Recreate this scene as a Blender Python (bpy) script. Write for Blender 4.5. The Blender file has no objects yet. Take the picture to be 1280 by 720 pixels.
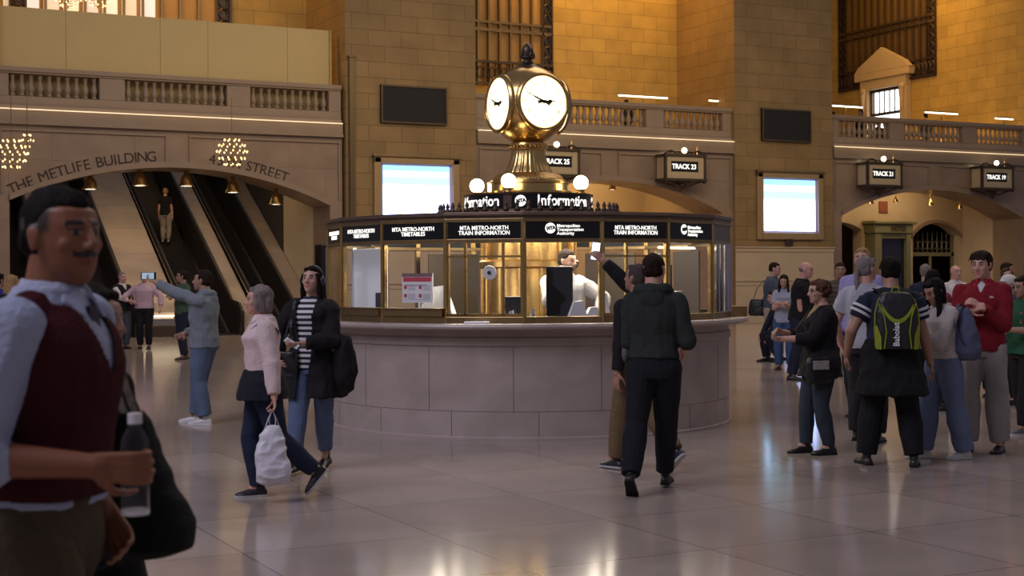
import bpy, bmesh, math, random
from math import pi, sin, cos, radians, sqrt, atan2
from mathutils import Vector, Matrix, Euler, noise
random.seed(7)
SC = bpy.context.scene
COL = SC.collection
V = Vector

# ------------------------------------------------------------ materials
def nt(m):
    m.use_nodes = True
    t = m.node_tree
    return t, t.nodes, t.links

def mat(name, col, rough=.6, metal=0., bump=0., bscale=40., var=0., vscale=6., spec=.5, sheen=0., coat=0.):
    m = bpy.data.materials.new(name)
    t, n, l = nt(m)
    b = n['Principled BSDF']
    b.inputs['Base Color'].default_value = (*col, 1)
    b.inputs['Roughness'].default_value = rough
    b.inputs['Metallic'].default_value = metal
    b.inputs['Specular IOR Level'].default_value = spec
    b.inputs['Coat Weight'].default_value = coat
    if sheen: b.inputs['Sheen Weight'].default_value = sheen
    if var or bump:
        tc = n.new('ShaderNodeTexCoord')
        if var:
            ns = n.new('ShaderNodeTexNoise'); ns.inputs['Scale'].default_value = vscale; ns.inputs['Detail'].default_value = 5
            l.new(tc.outputs['Object'], ns.inputs['Vector'])
            mx = n.new('ShaderNodeMix'); mx.data_type = 'RGBA'
            mx.inputs[6].default_value = (*[c*(1-var) for c in col], 1)
            mx.inputs[7].default_value = (*[min(1, c*(1+var)) for c in col], 1)
            l.new(ns.outputs['Fac'], mx.inputs[0]); l.new(mx.outputs[2], b.inputs['Base Color'])
        if bump:
            n2 = n.new('ShaderNodeTexNoise'); n2.inputs['Scale'].default_value = bscale; n2.inputs['Detail'].default_value = 4
            l.new(tc.outputs['Object'], n2.inputs['Vector'])
            bp = n.new('ShaderNodeBump'); bp.inputs['Strength'].default_value = bump; bp.inputs['Distance'].default_value = .02
            l.new(n2.outputs['Fac'], bp.inputs['Height']); l.new(bp.outputs['Normal'], b.inputs['Normal'])
    return m

def emat(name, col, strength):
    m = bpy.data.materials.new(name)
    t, n, l = nt(m)
    b = n['Principled BSDF']
    b.inputs['Base Color'].default_value = (.6, .6, .6, 1)
    b.inputs['Roughness'].default_value = .4
    b.inputs['Emission Color'].default_value = (*col, 1)
    b.inputs['Emission Strength'].default_value = strength
    return m

def stone(name, c1, c2, bw=1.0, bh=.42, mortar=.012, rough=.6, mcol=None, coat=0, off=.5):
    """ashlar blocks laid along x+y (works on every upright axis-aligned face) and z"""
    m = bpy.data.materials.new(name)
    t, n, l = nt(m)
    b = n['Principled BSDF']; b.inputs['Roughness'].default_value = rough
    b.inputs['Coat Weight'].default_value = coat; b.inputs['Coat Roughness'].default_value = .15
    g = n.new('ShaderNodeNewGeometry'); s = n.new('ShaderNodeSeparateXYZ'); l.new(g.outputs['Position'], s.inputs[0])
    a = n.new('ShaderNodeMath'); l.new(s.outputs['X'], a.inputs[0]); l.new(s.outputs['Y'], a.inputs[1])
    c = n.new('ShaderNodeCombineXYZ'); l.new(a.outputs[0], c.inputs['X']); l.new(s.outputs['Z'], c.inputs['Y'])
    br = n.new('ShaderNodeTexBrick'); l.new(c.outputs[0], br.inputs['Vector'])
    br.inputs['Scale'].default_value = 1; br.inputs['Brick Width'].default_value = bw; br.inputs['Row Height'].default_value = bh
    br.inputs['Mortar Size'].default_value = mortar; br.inputs['Mortar Smooth'].default_value = .3
    br.offset = off
    br.inputs['Color1'].default_value = (*c1, 1); br.inputs['Color2'].default_value = (*c2, 1)
    br.inputs['Mortar'].default_value = (*(mcol or [x*.55 for x in c1]), 1)
    ns = n.new('ShaderNodeTexNoise'); ns.inputs['Scale'].default_value = 1.3; ns.inputs['Detail'].default_value = 8
    l.new(g.outputs['Position'], ns.inputs['Vector'])
    rp = n.new('ShaderNodeMapRange'); rp.inputs[1].default_value = .3; rp.inputs[2].default_value = .7; rp.inputs[3].default_value = .85; rp.inputs[4].default_value = 1.12
    l.new(ns.outputs['Fac'], rp.inputs[0])
    vm = n.new('ShaderNodeVectorMath'); vm.operation = 'SCALE'; l.new(br.outputs['Color'], vm.inputs[0]); l.new(rp.outputs[0], vm.inputs['Scale'])
    l.new(vm.outputs[0], b.inputs['Base Color'])
    bp = n.new('ShaderNodeBump'); bp.inputs['Strength'].default_value = .35; bp.inputs['Distance'].default_value = .01; bp.invert = True
    l.new(br.outputs['Fac'], bp.inputs['Height']); l.new(bp.outputs['Normal'], b.inputs['Normal'])
    return m

def marble(name, c1, c2, c3, rough=.25, scale=1.6, radial=False, tile=0., joint=(.04, .03, .03), coat=0.):
    m = bpy.data.materials.new(name)
    t, n, l = nt(m)
    b = n['Principled BSDF']; b.inputs['Roughness'].default_value = rough; b.inputs['Coat Weight'].default_value = coat
    g = n.new('ShaderNodeNewGeometry')
    n1 = n.new('ShaderNodeTexNoise'); n1.inputs['Scale'].default_value = scale; n1.inputs['Detail'].default_value = 9; n1.inputs['Distortion'].default_value = 1.2
    l.new(g.outputs['Position'], n1.inputs['Vector'])
    cr = n.new('ShaderNodeValToRGB'); e = cr.color_ramp.elements
    e[0].position = .32; e[0].color = (*c1, 1); e[1].position = .68; e[1].color = (*c3, 1)
    x = e.new(.5); x.color = (*c2, 1)
    l.new(n1.outputs['Fac'], cr.inputs[0])
    out = cr.outputs[0]
    if tile:
        mp = n.new('ShaderNodeMapping'); mp.inputs['Location'].default_value = (.35, .2, 0)
        l.new(g.outputs['Position'], mp.inputs['Vector'])
        br = n.new('ShaderNodeTexBrick'); br.offset = 0 if tile > 0 else .5
        br.inputs['Scale'].default_value = 1; br.inputs['Brick Width'].default_value = abs(tile); br.inputs['Row Height'].default_value = abs(tile)
        br.inputs['Mortar Size'].default_value = .006; br.inputs['Mortar Smooth'].default_value = .2
        br.inputs['Color1'].default_value = (1, 1, 1, 1); br.inputs['Color2'].default_value = (.86, .84, .84, 1); br.inputs['Mortar'].default_value = (.42, .4, .4, 1)
        l.new(mp.outputs[0], br.inputs['Vector'])
        mx = n.new('ShaderNodeMix'); mx.data_type = 'RGBA'; mx.blend_type = 'MULTIPLY'; mx.inputs[0].default_value = 1
        l.new(out, mx.inputs[6]); l.new(br.outputs['Color'], mx.inputs[7]); out = mx.outputs[2]
    l.new(out, b.inputs['Base Color'])
    n3 = n.new('ShaderNodeTexNoise'); n3.inputs['Scale'].default_value = .9; n3.inputs['Detail'].default_value = 6
    l.new(g.outputs['Position'], n3.inputs['Vector'])
    rr = n.new('ShaderNodeMapRange'); rr.inputs[3].default_value = rough*.88; rr.inputs[4].default_value = rough*1.12
    l.new(n3.outputs['Fac'], rr.inputs[0]); l.new(rr.outputs[0], b.inputs['Roughness'])
    return m

def glassmat(name, tint=(1, 1, 1), rf=.12, rough=.02):
    m = bpy.data.materials.new(name)
    t, n, l = nt(m)
    n.remove(n['Principled BSDF'])
    tr = n.new('ShaderNodeBsdfTransparent'); tr.inputs[0].default_value = (*tint, 1)
    gl = n.new('ShaderNodeBsdfGlossy'); gl.inputs['Roughness'].default_value = rough; gl.inputs[0].default_value = (.9, .92, 1, 1)
    fr = n.new('ShaderNodeFresnel'); fr.inputs[0].default_value = 1.45
    ge = n.new('ShaderNodeNewGeometry'); mr = n.new('ShaderNodeMapRange'); mr.inputs[3].default_value = 1.45; mr.inputs[4].default_value = 1/1.45
    l.new(ge.outputs['Backfacing'], mr.inputs[0]); l.new(mr.outputs[0], fr.inputs[0])
    mx = n.new('ShaderNodeMixShader'); l.new(fr.outputs[0], mx.inputs[0]); l.new(tr.outputs[0], mx.inputs[1]); l.new(gl.outputs[0], mx.inputs[2])
    l.new(mx.outputs[0], n['Material Output'].inputs[0])
    return m

M = {}
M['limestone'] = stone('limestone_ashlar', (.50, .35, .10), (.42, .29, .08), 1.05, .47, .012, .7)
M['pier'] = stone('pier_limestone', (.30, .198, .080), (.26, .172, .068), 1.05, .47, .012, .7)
M['panelstone'] = stone('panel_limestone', (.30, .215, .145), (.275, .197, .132), 2.2, 1.6, .006, .45, coat=.25)
M['trimstone'] = mat('trim_limestone', (.29, .215, .145), .5, var=.12, vscale=3)
M['dadostone'] = mat('dado_limestone', (.52, .42, .28), .5, var=.1, vscale=2)
M['floor'] = marble('floor_marble', (.36, .305, .265), (.40, .34, .298), (.44, .375, .33), .13, 1.0, tile=1.22)
M['base'] = marble('kiosk_marble', (.36, .30, .27), (.40, .335, .30), (.45, .38, .345), .35, 1.6)
M['ramp'] = stone('ramp_marble', (.42, .34, .26), (.36, .29, .22), 1.4, .8, .006, .35)
M['brass'] = mat('brass', (.62, .42, .16), .24, 1., var=.18, vscale=9, bump=.05, bscale=30)
M['dbrass'] = mat('aged_brass', (.33, .23, .11), .35, 1., var=.25, vscale=12, bump=.1, bscale=60)
M['bronze'] = mat('dark_bronze', (.10, .075, .055), .4, .8, var=.3, vscale=12, bump=.15, bscale=50)
M['bronzewood'] = mat('bronze_cornice', (.16, .11, .08), .35, .6, var=.2, vscale=8)
M['black'] = mat('black_enamel', (.006, .006, .007), .3)
M['blackmatte'] = mat('black_matte', (.008, .008, .009), .7)
M['darkmetal'] = mat('escalator_dark_metal', (.030, .024, .021), .45, .3)
M['rubber'] = mat('black_rubber', (.012, .012, .012), .5)
M['handrail'] = mat('polished_rail', (.45, .33, .2), .25, 1.)
M['cream'] = mat('cream_hoarding', (.58, .45, .19), .7, var=.06, vscale=1.5)
M['white'] = mat('white_plastic', (.75, .75, .76), .45)
M['paper'] = mat('paper', (.85, .85, .87), .8)
M['red'] = mat('red_print', (.55, .05, .08), .6)
M['greyprint'] = mat('grey_print', (.45, .45, .48), .6)
M['green_metal'] = mat('green_gold_paint', (.20, .19, .10), .5, .2, var=.15)
M['glass'] = glassmat('clear_glass')
M['face'] = emat('clock_opal', (1, .80, .46), 3.2)
M['globe'] = emat('globe_opal', (1, .82, .5), 9.)
M['led'] = emat('led_strip', (1, .74, .42), 1.1)
M['signlit'] = emat('lit_letters', (1, .96, .88), 1.3)
M['letters'] = mat('incised_letters', (.045, .03, .022), .8)
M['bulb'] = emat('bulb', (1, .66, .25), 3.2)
M['bulbdim'] = emat('small_bulb', (1, .62, .25), 4.)
M['lampglow'] = emat('lamp_lens', (1, .86, .66), 5.)
M['tube'] = emat('light_tube', (1, .85, .55), 4.)
M['day'] = emat('daylit_glass', (.95, .97, 1), 3.)

# ------------------------------------------------------------ meshes
def new_obj(name, me, m=None, parent=None, loc=None, rot=None, smooth=False):
    o = bpy.data.objects.new(name, me); COL.objects.link(o)
    if m is not None and me is not None:
        me.materials.clear(); me.materials.append(M[m] if isinstance(m, str) else m)
    if parent is not None: o.parent = parent
    if loc is not None: o.location = loc
    if rot is not None: o.rotation_euler = rot
    if smooth and me is not None:
        me.polygons.foreach_set('use_smooth', [True]*len(me.polygons))
    return o

def empty(name, label, cat, loc=(0, 0, 0), rot=(0, 0, 0), group=None):
    o = bpy.data.objects.new(name, None); COL.objects.link(o)
    o.empty_display_size = .1
    o.location = loc; o.rotation_euler = rot
    return tag(o, label, cat, group)

def tag(o, label, cat, group=None):
    o['label'] = label; o['category'] = cat
    if group: o['group'] = group
    return o

def struct(o):
    o['kind'] = 'structure'; return o

def copy_tree(o, parent=None):
    c = o.copy(); COL.objects.link(c)
    if parent is not None: c.parent = parent
    for ch in list(o.children):
        copy_tree(ch, c)
    return c

class B:
    """mesh collector"""
    def __init__(s): s.v = []; s.f = []
    def add(s, vs, fs, mx=None):
        b = len(s.v)
        s.v += [tuple(mx @ V(v)) if mx else tuple(v) for v in vs]
        s.f += [tuple(b+i for i in f) for f in fs]
        return s
    def box(s, a, b, mx=None):
        x0, y0, z0 = a; x1, y1, z1 = b
        return s.add([(x0, y0, z0), (x1, y0, z0), (x1, y1, z0), (x0, y1, z0), (x0, y0, z1), (x1, y0, z1), (x1, y1, z1), (x0, y1, z1)],
                     [(0, 3, 2, 1), (4, 5, 6, 7), (0, 1, 5, 4), (1, 2, 6, 5), (2, 3, 7, 6), (3, 0, 4, 7)], mx)
    def prism(s, poly, y0, y1, mx=None):
        """poly in (x,z), extruded along y"""
        n = len(poly)
        vs = [(x, y0, z) for x, z in poly] + [(x, y1, z) for x, z in poly]
        fs = [tuple(range(n)), tuple(range(2*n-1, n-1, -1))] + [(i, i+n, (i+1) % n+n, (i+1) % n) for i in range(n)]
        return s.add(vs, fs, mx)
    def lathe(s, prof, n=24, mx=None, a0=0, a1=2*pi, cap=True):
        full = abs(a1-a0-2*pi) < 1e-6
        k = n if full else n+1
        vs = [(r*cos(a0+(a1-a0)*i/n), r*sin(a0+(a1-a0)*i/n), z) for r, z in prof for i in range(k)]
        fs = []
        for j in range(len(prof)-1):
            for i in range(n):
                i2 = (i+1) % k
                fs.append((j*k+i, j*k+i2, (j+1)*k+i2, (j+1)*k+i))
        if full and cap:
            fs.append(tuple(reversed(range(k)))); fs.append(tuple(range((len(prof)-1)*k, len(prof)*k)))
        return s.add(vs, fs, mx)
    def loft(s, rings, mx=None, closed=True):
        n = len(rings[0]); vs = [p for r in rings for p in r]; fs = []
        for j in range(len(rings)-1):
            for i in range(n):
                fs.append((j*n+i, j*n+(i+1) % n, (j+1)*n+(i+1) % n, (j+1)*n+i))
        if closed:
            fs.append(tuple(reversed(range(n)))); fs.append(tuple(range((len(rings)-1)*n, len(rings)*n)))
        return s.add(vs, fs, mx)
    def cyl(s, p0, p1, r0, r1=None, n=12, caps=0):
        """capped cone; caps>0 makes rounded ends"""
        if r1 is None: r1 = r0
        p0 = V(p0); p1 = V(p1); d = p1-p0; L = d.length
        if L < 1e-6: d = V((0, 0, 1)); L = 1e-6; p1 = p0+d*L
        d = d/L
        q = d.to_track_quat('Z', 'Y').to_matrix()
        st = []
        if caps:
            for k in range(caps):
                a = pi/2*(1-k/caps); st.append((-r0*sin(a), max(1e-4, r0*cos(a))))
        st += [(0, r0), (L, r1)]
        if caps:
            for k in range(1, caps+1):
                a = pi/2*k/caps; st.append((L+r1*sin(a), max(1e-4, r1*cos(a))))
        rings = [[p0+q@V((r*cos(2*pi*i/n), r*sin(2*pi*i/n), z)) for i in range(n)] for z, r in st]
        return s.loft(rings)
    def ell(s, c, r, rot=None, n=14, m=9):
        """ellipsoid"""
        c = V(c); R = rot if rot else Matrix.Identity(3)
        rings = []
        for j in range(m+1):
            t = pi*j/m; z = -cos(t); q = max(sin(t), .01)
            rings.append([c+R@V((r[0]*q*cos(2*pi*i/n), r[1]*q*sin(2*pi*i/n), r[2]*z)) for i in range(n)])
        return s.loft(rings)
    def tube(s, pts, r, n=8):
        for a, b in zip(pts[:-1], pts[1:]): s.cyl(a, b, r, r, n, 2)
        return s
    def ribbon(s, pts, w, t, side):
        """flat strap along pts; side = width direction"""
        side = V(side).normalized(); rings = []
        for i, p in enumerate(pts):
            p = V(p); a = V(pts[max(0, i-1)]); b = V(pts[min(len(pts)-1, i+1)])
            d = (b-a).normalized(); u = (side-d*side.dot(d)).normalized(); nrm = d.cross(u)
            rings.append([p+u*w/2+nrm*t/2, p-u*w/2+nrm*t/2, p-u*w/2-nrm*t/2, p+u*w/2-nrm*t/2])
        return s.loft(rings)
    def mesh(s, name='m'):
        me = bpy.data.meshes.new(name); me.from_pydata(s.v, [], s.f); me.validate(); me.update()
        bm = bmesh.new(); bm.from_mesh(me); bmesh.ops.recalc_face_normals(bm, faces=bm.faces); bm.to_mesh(me); bm.free()
        return me
    def obj(s, name, m, parent=None, loc=None, rot=None, smooth=False, bevel=0, seg=2, auto=False):
        o = new_obj(name, s.mesh(name), m, parent, loc, rot, smooth)
        if bevel:
            md = o.modifiers.new('Bevel', 'BEVEL'); md.width = bevel; md.segments = seg; md.limit_method = 'ANGLE'; md.angle_limit = radians(40)
        if auto:
            a = radians(35); me = o.data
            bm = bmesh.new(); bm.from_mesh(me)
            for e in bm.edges:
                if len(e.link_faces) == 2: e.smooth = e.calc_face_angle(0) < a
            for f in bm.faces: f.smooth = True
            bm.to_mesh(me); bm.free()
        return o

def remesh(b, voxel, smooth=3, name='r', sfac=.5):
    me = b.mesh(name)
    o = bpy.data.objects.new('tmp', me); COL.objects.link(o)
    md = o.modifiers.new('r', 'REMESH'); md.mode = 'VOXEL'; md.voxel_size = voxel; md.use_smooth_shade = True
    if smooth:
        sm = o.modifiers.new('s', 'SMOOTH'); sm.iterations = smooth; sm.factor = sfac
    dg = bpy.context.evaluated_depsgraph_get()
    r = bpy.data.meshes.new_from_object(o.evaluated_get(dg))
    bpy.data.objects.remove(o); bpy.data.meshes.remove(me)
    r.name = name
    return r

def displace(me, amp, freq, seed=0, stretch=(1, 1, 1), amp2=0, f2=0, fn=None):
    n = len(me.vertices)
    off = V((seed*7.3, seed*3.1, seed*5.7)); st = V(stretch)
    nor = [v.normal.copy() for v in me.vertices]
    for v, q in zip(me.vertices, nor):
        p = V((v.co.x*st.x, v.co.y*st.y, v.co.z*st.z))
        d = noise.noise(p*freq+off)*amp*.8 + (.22-abs(noise.noise(V((p.x, p.y, p.z*1.7))*freq*.8-off)))*amp*1.6
        if amp2: d += noise.noise(p*f2-off)*amp2
        if fn: d *= fn(v.co)
        v.co += q*d
    me.update()

def text_mesh(body, size, extrude=.004, align='CENTER', bold=0., spacing=1., sx=1.):
    cu = bpy.data.curves.new('t', 'FONT'); cu.body = body; cu.size = size; cu.extrude = extrude
    cu.align_x = align; cu.align_y = 'CENTER'; cu.offset = bold; cu.space_character = spacing; cu.resolution_u = 3
    cu.space_line = .85
    o = bpy.data.objects.new('t', cu); COL.objects.link(o)
    dg = bpy.context.evaluated_depsgraph_get()
    me = bpy.data.meshes.new_from_object(o.evaluated_get(dg))
    bpy.data.objects.remove(o); bpy.data.curves.remove(cu)
    if sx != 1: me.transform(Matrix.Diagonal((sx, 1, 1, 1)))
    return me

# ------------------------------------------------------------ camera (hall axes: x along the north wall, y towards it)
YAW = radians(27.2); ROLL = radians(.35); FPX = 1800.; EYE = 1.6
RT = V((cos(YAW), -sin(YAW), 0)); UP = V((0, 0, 1)); FW = V((sin(YAW), cos(YAW), 0))
CAM = -(RT*(21/FPX*16.4)+FW*16.4)+V((0, 0, EYE))
r2 = RT*cos(ROLL)-UP*sin(ROLL); u2 = UP*cos(ROLL)+RT*sin(ROLL)
cd = bpy.data.cameras.new('camera'); cam = bpy.data.objects.new('camera', cd); COL.objects.link(cam)
cam.matrix_world = Matrix(((r2.x, u2.x, -FW.x, CAM.x), (r2.y, u2.y, -FW.y, CAM.y), (r2.z, u2.z, -FW.z, CAM.z), (0, 0, 0, 1)))
cd.sensor_width = 36; cd.lens = FPX/1280*36; cd.shift_y = -13/1280; cd.clip_end = 300; cd.clip_start = .05
cd.dof.use_dof = True; cd.dof.focus_distance = 15.5; cd.dof.aperture_fstop = 4.5
SC.camera = cam
SC.view_settings.view_transform = 'Standard'; SC.view_settings.look = 'None'
SC.view_settings.exposure = 0; SC.view_settings.gamma = 1; SC.view_settings.use_curve_mapping = False
SC.cycles.max_bounces = 8; SC.cycles.transparent_max_bounces = 12; SC.cycles.sample_clamp_indirect = 4; SC.cycles.caustics_reflective = False
SC.cycles.use_denoising = True
w = bpy.data.worlds.new('World'); SC.world = w; w.use_nodes = True
w.node_tree.nodes['Background'].inputs[0].default_value = (.86, .80, 1., 1)
w.node_tree.nodes['Background'].inputs[1].default_value = .16

def light(name, kind, loc, energy, col, size=1., sy=None, target=None, spot=60, blend=.5):
    d = bpy.data.lights.new(name, kind); d.energy = energy; d.color = col
    if kind == 'AREA':
        d.size = size
        if sy: d.shape = 'RECTANGLE'; d.size_y = sy
    elif kind == 'SPOT': d.spot_size = radians(spot); d.spot_blend = blend; d.shadow_soft_size = size
    else: d.shadow_soft_size = size
    o = bpy.data.objects.new(name, d); COL.objects.link(o); o.location = loc
    if target is not None:
        o.rotation_euler = (V(target)-V(loc)).to_track_quat('-Z', 'Y').to_euler()
    return o
# ============================================================ the hall
WY = 25.1                      # face of the north piers
BAYS = [2.35, 16.3, 30.15]     # bay centres
HWB = 4.83                     # half width of a bay between the piers
def plain(name, a, b, m, bevel=0): return struct(B().box(a, b).obj(name, m, bevel=bevel))

f = B(); f.add([(-40, -32, 0), (60, -32, 0), (60, 40, 0), (-40, 40, 0)], [(0, 1, 2, 3)])
f.box((-40, -32, -.2), (60, 40, -.02)); struct(f.obj('floor', 'floor'))

def arch_wall(bb, xc, x0, x1, y0, y1, hw, zs, zc, ztop, n=28):
    rise = zc-zs; R = (hw*hw+rise*rise)/(2*rise); cz = zc-R
    xs = [xc-hw+2*hw*i/n for i in range(n+1)]
    zz = [cz+sqrt(R*R-(x-xc)**2) for x in xs]
    for i in range(n):
        a, b, p, q = xs[i], xs[i+1], zz[i], zz[i+1]
        bb.add([(a, y0, p), (b, y0, q), (b, y0, ztop), (a, y0, ztop), (a, y1, p), (b, y1, q), (b, y1, ztop), (a, y1, ztop)],
               [(0, 1, 2, 3), (5, 4, 7, 6), (0, 4, 5, 1), (3, 2, 6, 7)])
    bb.box((x0, y0, 0), (xc-hw, y1, ztop)); bb.box((xc+hw, y0, 0), (x1, y1, ztop))
    return xs, zz

wall = B()
ARCHES = []
for c in BAYS:
    hw = 4.36 if c != BAYS[0] else 4.45
    ARCHES.append(arch_wall(wall, c, c-HWB, c+HWB, WY+.12, WY+1.6, hw, 3.72, 4.7, 6.15))
struct(wall.obj('wall_north', 'panelstone'))
# piers
pr = B()
for a, b in ((-6.6, BAYS[0]-HWB), (BAYS[0]+HWB+.08, 11.47), (21.13, 25.3), (35.06, 39.2)):
    pr.box((a, WY, 0), (b, 28.6, 26))
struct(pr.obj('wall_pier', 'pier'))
# raised stone margins on the piers' feet and dado bands
t = B()
for a, b in ((7.27, 11.47), (21.13, 25.3)):
    t.box((a-.02, WY-.1, 0), (b+.02, WY, .34)); t.box((a-.02, WY-.06, .34), (b+.02, WY, .42))
    t.box((a-.02, WY-.05, 1.28), (b+.02, WY, 1.42)); t.box((a-.02, WY-.09, 1.42), (b+.02, WY, 1.5))
    t.box((a-.02, WY-.06, 2.42), (b+.02, WY, 2.55)); t.box((a-.02, WY-.1, 2.55), (b+.02, WY, 2.6))
struct(t.obj('trim_1', 'dadostone', bevel=.015))
# lower pale lining of the piers
t = B()
for a, b in ((7.27, 11.47), (21.13, 25.3)): t.box((a-.005, WY-.025, .42), (b+.005, WY, 2.42))
struct(t.obj('trim_2', 'dadostone'))

# mouldings over each arch, panel frames
t = B()
for c, (xs, zz) in zip(BAYS, ARCHES):
    a, b = c-HWB+.08, c+HWB
    t.box((a, WY-.02, 5.72), (b, WY+.14, 5.80)); t.box((a, WY+.03, 5.80), (b, WY+.14, 6.12))
    for p0, p1 in ((a+.1, c-.32), (c+.32, b-.1)):       # panel frames
        for q in ((p0, 5.55, p1, 5.60), ):
            t.box((q[0], WY+.06, q[1]), (q[2], WY+.13, q[3]))
    for x in (c-.34, c+.32, a+.08, b-.12):
        t.box((x, WY+.07, 4.75 if abs(x-c) < 1 else 3.9), (x+.04, WY+.13, 5.6))
    for x0_, x1_, z0_, z1_ in zip(xs[:-1], xs[1:], zz[:-1], zz[1:]):   # archivolt
        t.add([(x0_, WY+.05, z0_), (x1_, WY+.05, z1_), (x1_, WY+.05, z1_+.16), (x0_, WY+.05, z0_+.16),
               (x0_, WY+.13, z0_), (x1_, WY+.13, z1_), (x1_, WY+.13, z1_+.16), (x0_, WY+.13, z0_+.16)],
              [(0, 1, 2, 3), (4, 7, 6, 5), (0, 4, 5, 1), (3, 2, 6, 7)])
struct(t.obj('trim_3', 'trimstone'))

# balcony slab behind each balustrade
for k, c in enumerate(BAYS):
    s_ = struct(B().box((c-HWB, WY+1.6, 5.9), (c+HWB+(.1 if k < 2 else 7), 40 if k else 29.2, 6.15)).obj('ceiling_%d' % (k+1), 'panelstone'))

# stone balustrades
prof = [(.05, 0), (.075, .01), (.075, .05), (.045, .07), (.05, .10), (.085, .17), (.09, .22), (.07, .29), (.045, .36), (.04, .42), (.055, .45), (.05, .49), (.07, .51), (.07, .56)]
balme = B().lathe(prof, 12).mesh('baluster'); balme.materials.append(M['trimstone'])
balme.polygons.foreach_set('use_smooth', [True]*len(balme.polygons))
which = ['left', 'middle', 'right']
for k, c in enumerate(BAYS):
    r = empty('stone_balustrade', ['stone balcony balustrade in front of the cream hoarding, above the escalators',
                                   'stone balcony balustrade behind the clock, between the two tall stone piers',
                                   'stone balcony balustrade below the pedimented doorway, right of the right pier'][k],
              'balustrade', (c, WY+.3, 6.12), group='balcony balustrades')
    r.location = (c, WY+.3, 6.12)
    x0, x1 = -HWB+(.09 if k == 0 else .01), HWB-.01
    B().box((x0, -.22, 0), (x1, .2, .12)).box((x0, -.16, .12), (x1, .16, .36)).obj('plinth', 'trimstone', r, bevel=.01)
    B().box((x0, -.18, .95), (x1, .18, 1.0)).box((x0, -.22, 1.0), (x1, .22, 1.13)).obj('handrail', 'trimstone', r, bevel=.015)
    for a, b in ((x0, -4.45), (-2.1, -1.42), (1.42, 2.1), (4.45, x1)):
        B().box((a, -.15, .36), (b, .15, .95)).obj('pedestal', 'trimstone', r, bevel=.01)
    for a, b in ((-4.45, -2.1), (-1.42, 1.42), (2.1, 4.45)):
        n = 10 if b-a < 2.5 else 12
        if k == 1 and a < -4: continue
        for i in range(n):
            new_obj('baluster', balme, None, r, (a+(b-a)*(i+.5)/n, 0, .37)).scale = (1, 1, 1.04)
# thin light strips under the balustrades
for k, c in enumerate(BAYS):
    o = B().box((c-HWB+.1, WY-.03, 6.108), (c+HWB-.02, WY+.05, 6.13)).obj('light_strip', 'led')
    tag(o, ['thin warm light strip on the ledge above the escalator arch', 'thin warm light strip on the ledge behind the clock',
            'thin warm light strip on the ledge above the arch at the right'][k], 'light strip', 'ledge light strips')

# gallery walls above
g = B()
g.box((-6, 28.55, 6.15), (7.3, 28.9, 26))
g.box((11.47, 28.55, 6.15), (21.2, 28.9, 26))
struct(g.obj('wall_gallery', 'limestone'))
g = B()
g.box((35.0, 25.12, 6.15), (35.4, 32.05, 9.8)); g.box((35, 25.12, 9.8), (35.4, 30.2, 26)); g.box((35, 34.1, 6.15), (35.4, 41, 9.8)); g.box((35, 32.05, 9.55), (35.4, 34.1, 9.8))
g.box((35, 36.2, 9.8), (35.4, 41, 26)); g.box((24, 40.6, 6.15), (35.2, 41, 26))
struct(g.obj('wall_east', 'limestone'))

# cream hoarding behind the left balustrade
r = empty('site_hoarding', 'long cream board hoarding standing behind the left balcony balustrade', 'hoarding', (2.35, WY+.62, 6.15))
xs = [-4.83, -2.9, -.35, 1.0, 3.35, 4.62]
for a, b in zip(xs[:-1], xs[1:]):
    B().box((a+.004, -.03, 0), (b-.004, .03, 2.76)).obj('board', 'cream', r, bevel=.004)
B().box((4.62, -.05, 0), (4.70, .05, 2.78)).box((-4.83, .03, 2.5), (4.6, .1, 2.6)).obj('frame', 'dbrass', r)

# tall metal gallery windows
def gallery_window(name, label, mx, w, z0, z1, nb, border, panes, backing=None, band=()):
    r = empty(name, label, 'window'); r.matrix_world = mx
    B().box((-w/2, .1, z0), (w/2, .13, z1)).obj('pane', panes, r)
    b = B()
    for i in range(nb+1):
        x = -w/2+border+(w-2*border)*i/nb
        b.box((x-.035, -.02, z0), (x+.035, .1, z1))
    for z in band: b.box((-w/2, -.03, z-.05), (w/2, .1, z+.05)); b.box((-w/2, -.03, z+.22), (w/2, .1, z+.30))
    b.obj('mullion', 'dbrass', r)
    o = B()      # ornate scroll border
    for sx in (-1, 1):
        x = sx*(w/2-border/2)
        o.box((x-border/2, .05, z0), (x+border/2, .09, z1))
        z = z0+.2
        while z < z1:
            for q in range(10):
                a0, a1 = 2*pi*q/10, 2*pi*(q+1)/10
                o.cyl((x+.13*border/.4*cos(a0), 0, z+.15*sin(a0)), (x+.13*border/.4*cos(a1), 0, z+.15*sin(a1)), .025, .025, 5)
            o.cyl((x-border*.4, 0, z+.18), (x+border*.4, 0, z+.18), .02, .02, 5)
            z += .36
        for e in (-1, 1): o.box((x+e*border/2-.03, -.03, z0), (x+e*border/2+.03, .1, z1))
    o.obj('scroll_border', 'bronze', r)
    o = B()      # low pierced rail at the foot
    z = z0
    n = int(w/.22)
    for i in range(n):
        x = -w/2+w*(i+.5)/n
        for q in range(8):
            a0, a1 = 2*pi*q/8, 2*pi*(q+1)/8
            o.cyl((x+.09*cos(a0), -.05, z+.42+.2*sin(a0)), (x+.09*cos(a1), -.05, z+.42+.2*sin(a1)), .018, .018, 5)
        o.cyl((x+.11, -.05, z), (x+.11, -.05, z+.75), .018, .018, 5)
    for zz_ in (.06, .78): o.box((-w/2, -.08, z+zz_-.04), (w/2, -.02, z+zz_+.04))
    o.obj('pierced_rail', 'bronze', r)
    return r
M['wpane'] = mat('amber_pane', (.45, .27, .08), .5, var=.15, vscale=.6)
M['dpane'] = mat('dark_pane', (.10, .065, .035), .3, var=.2, vscale=.8)
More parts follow.
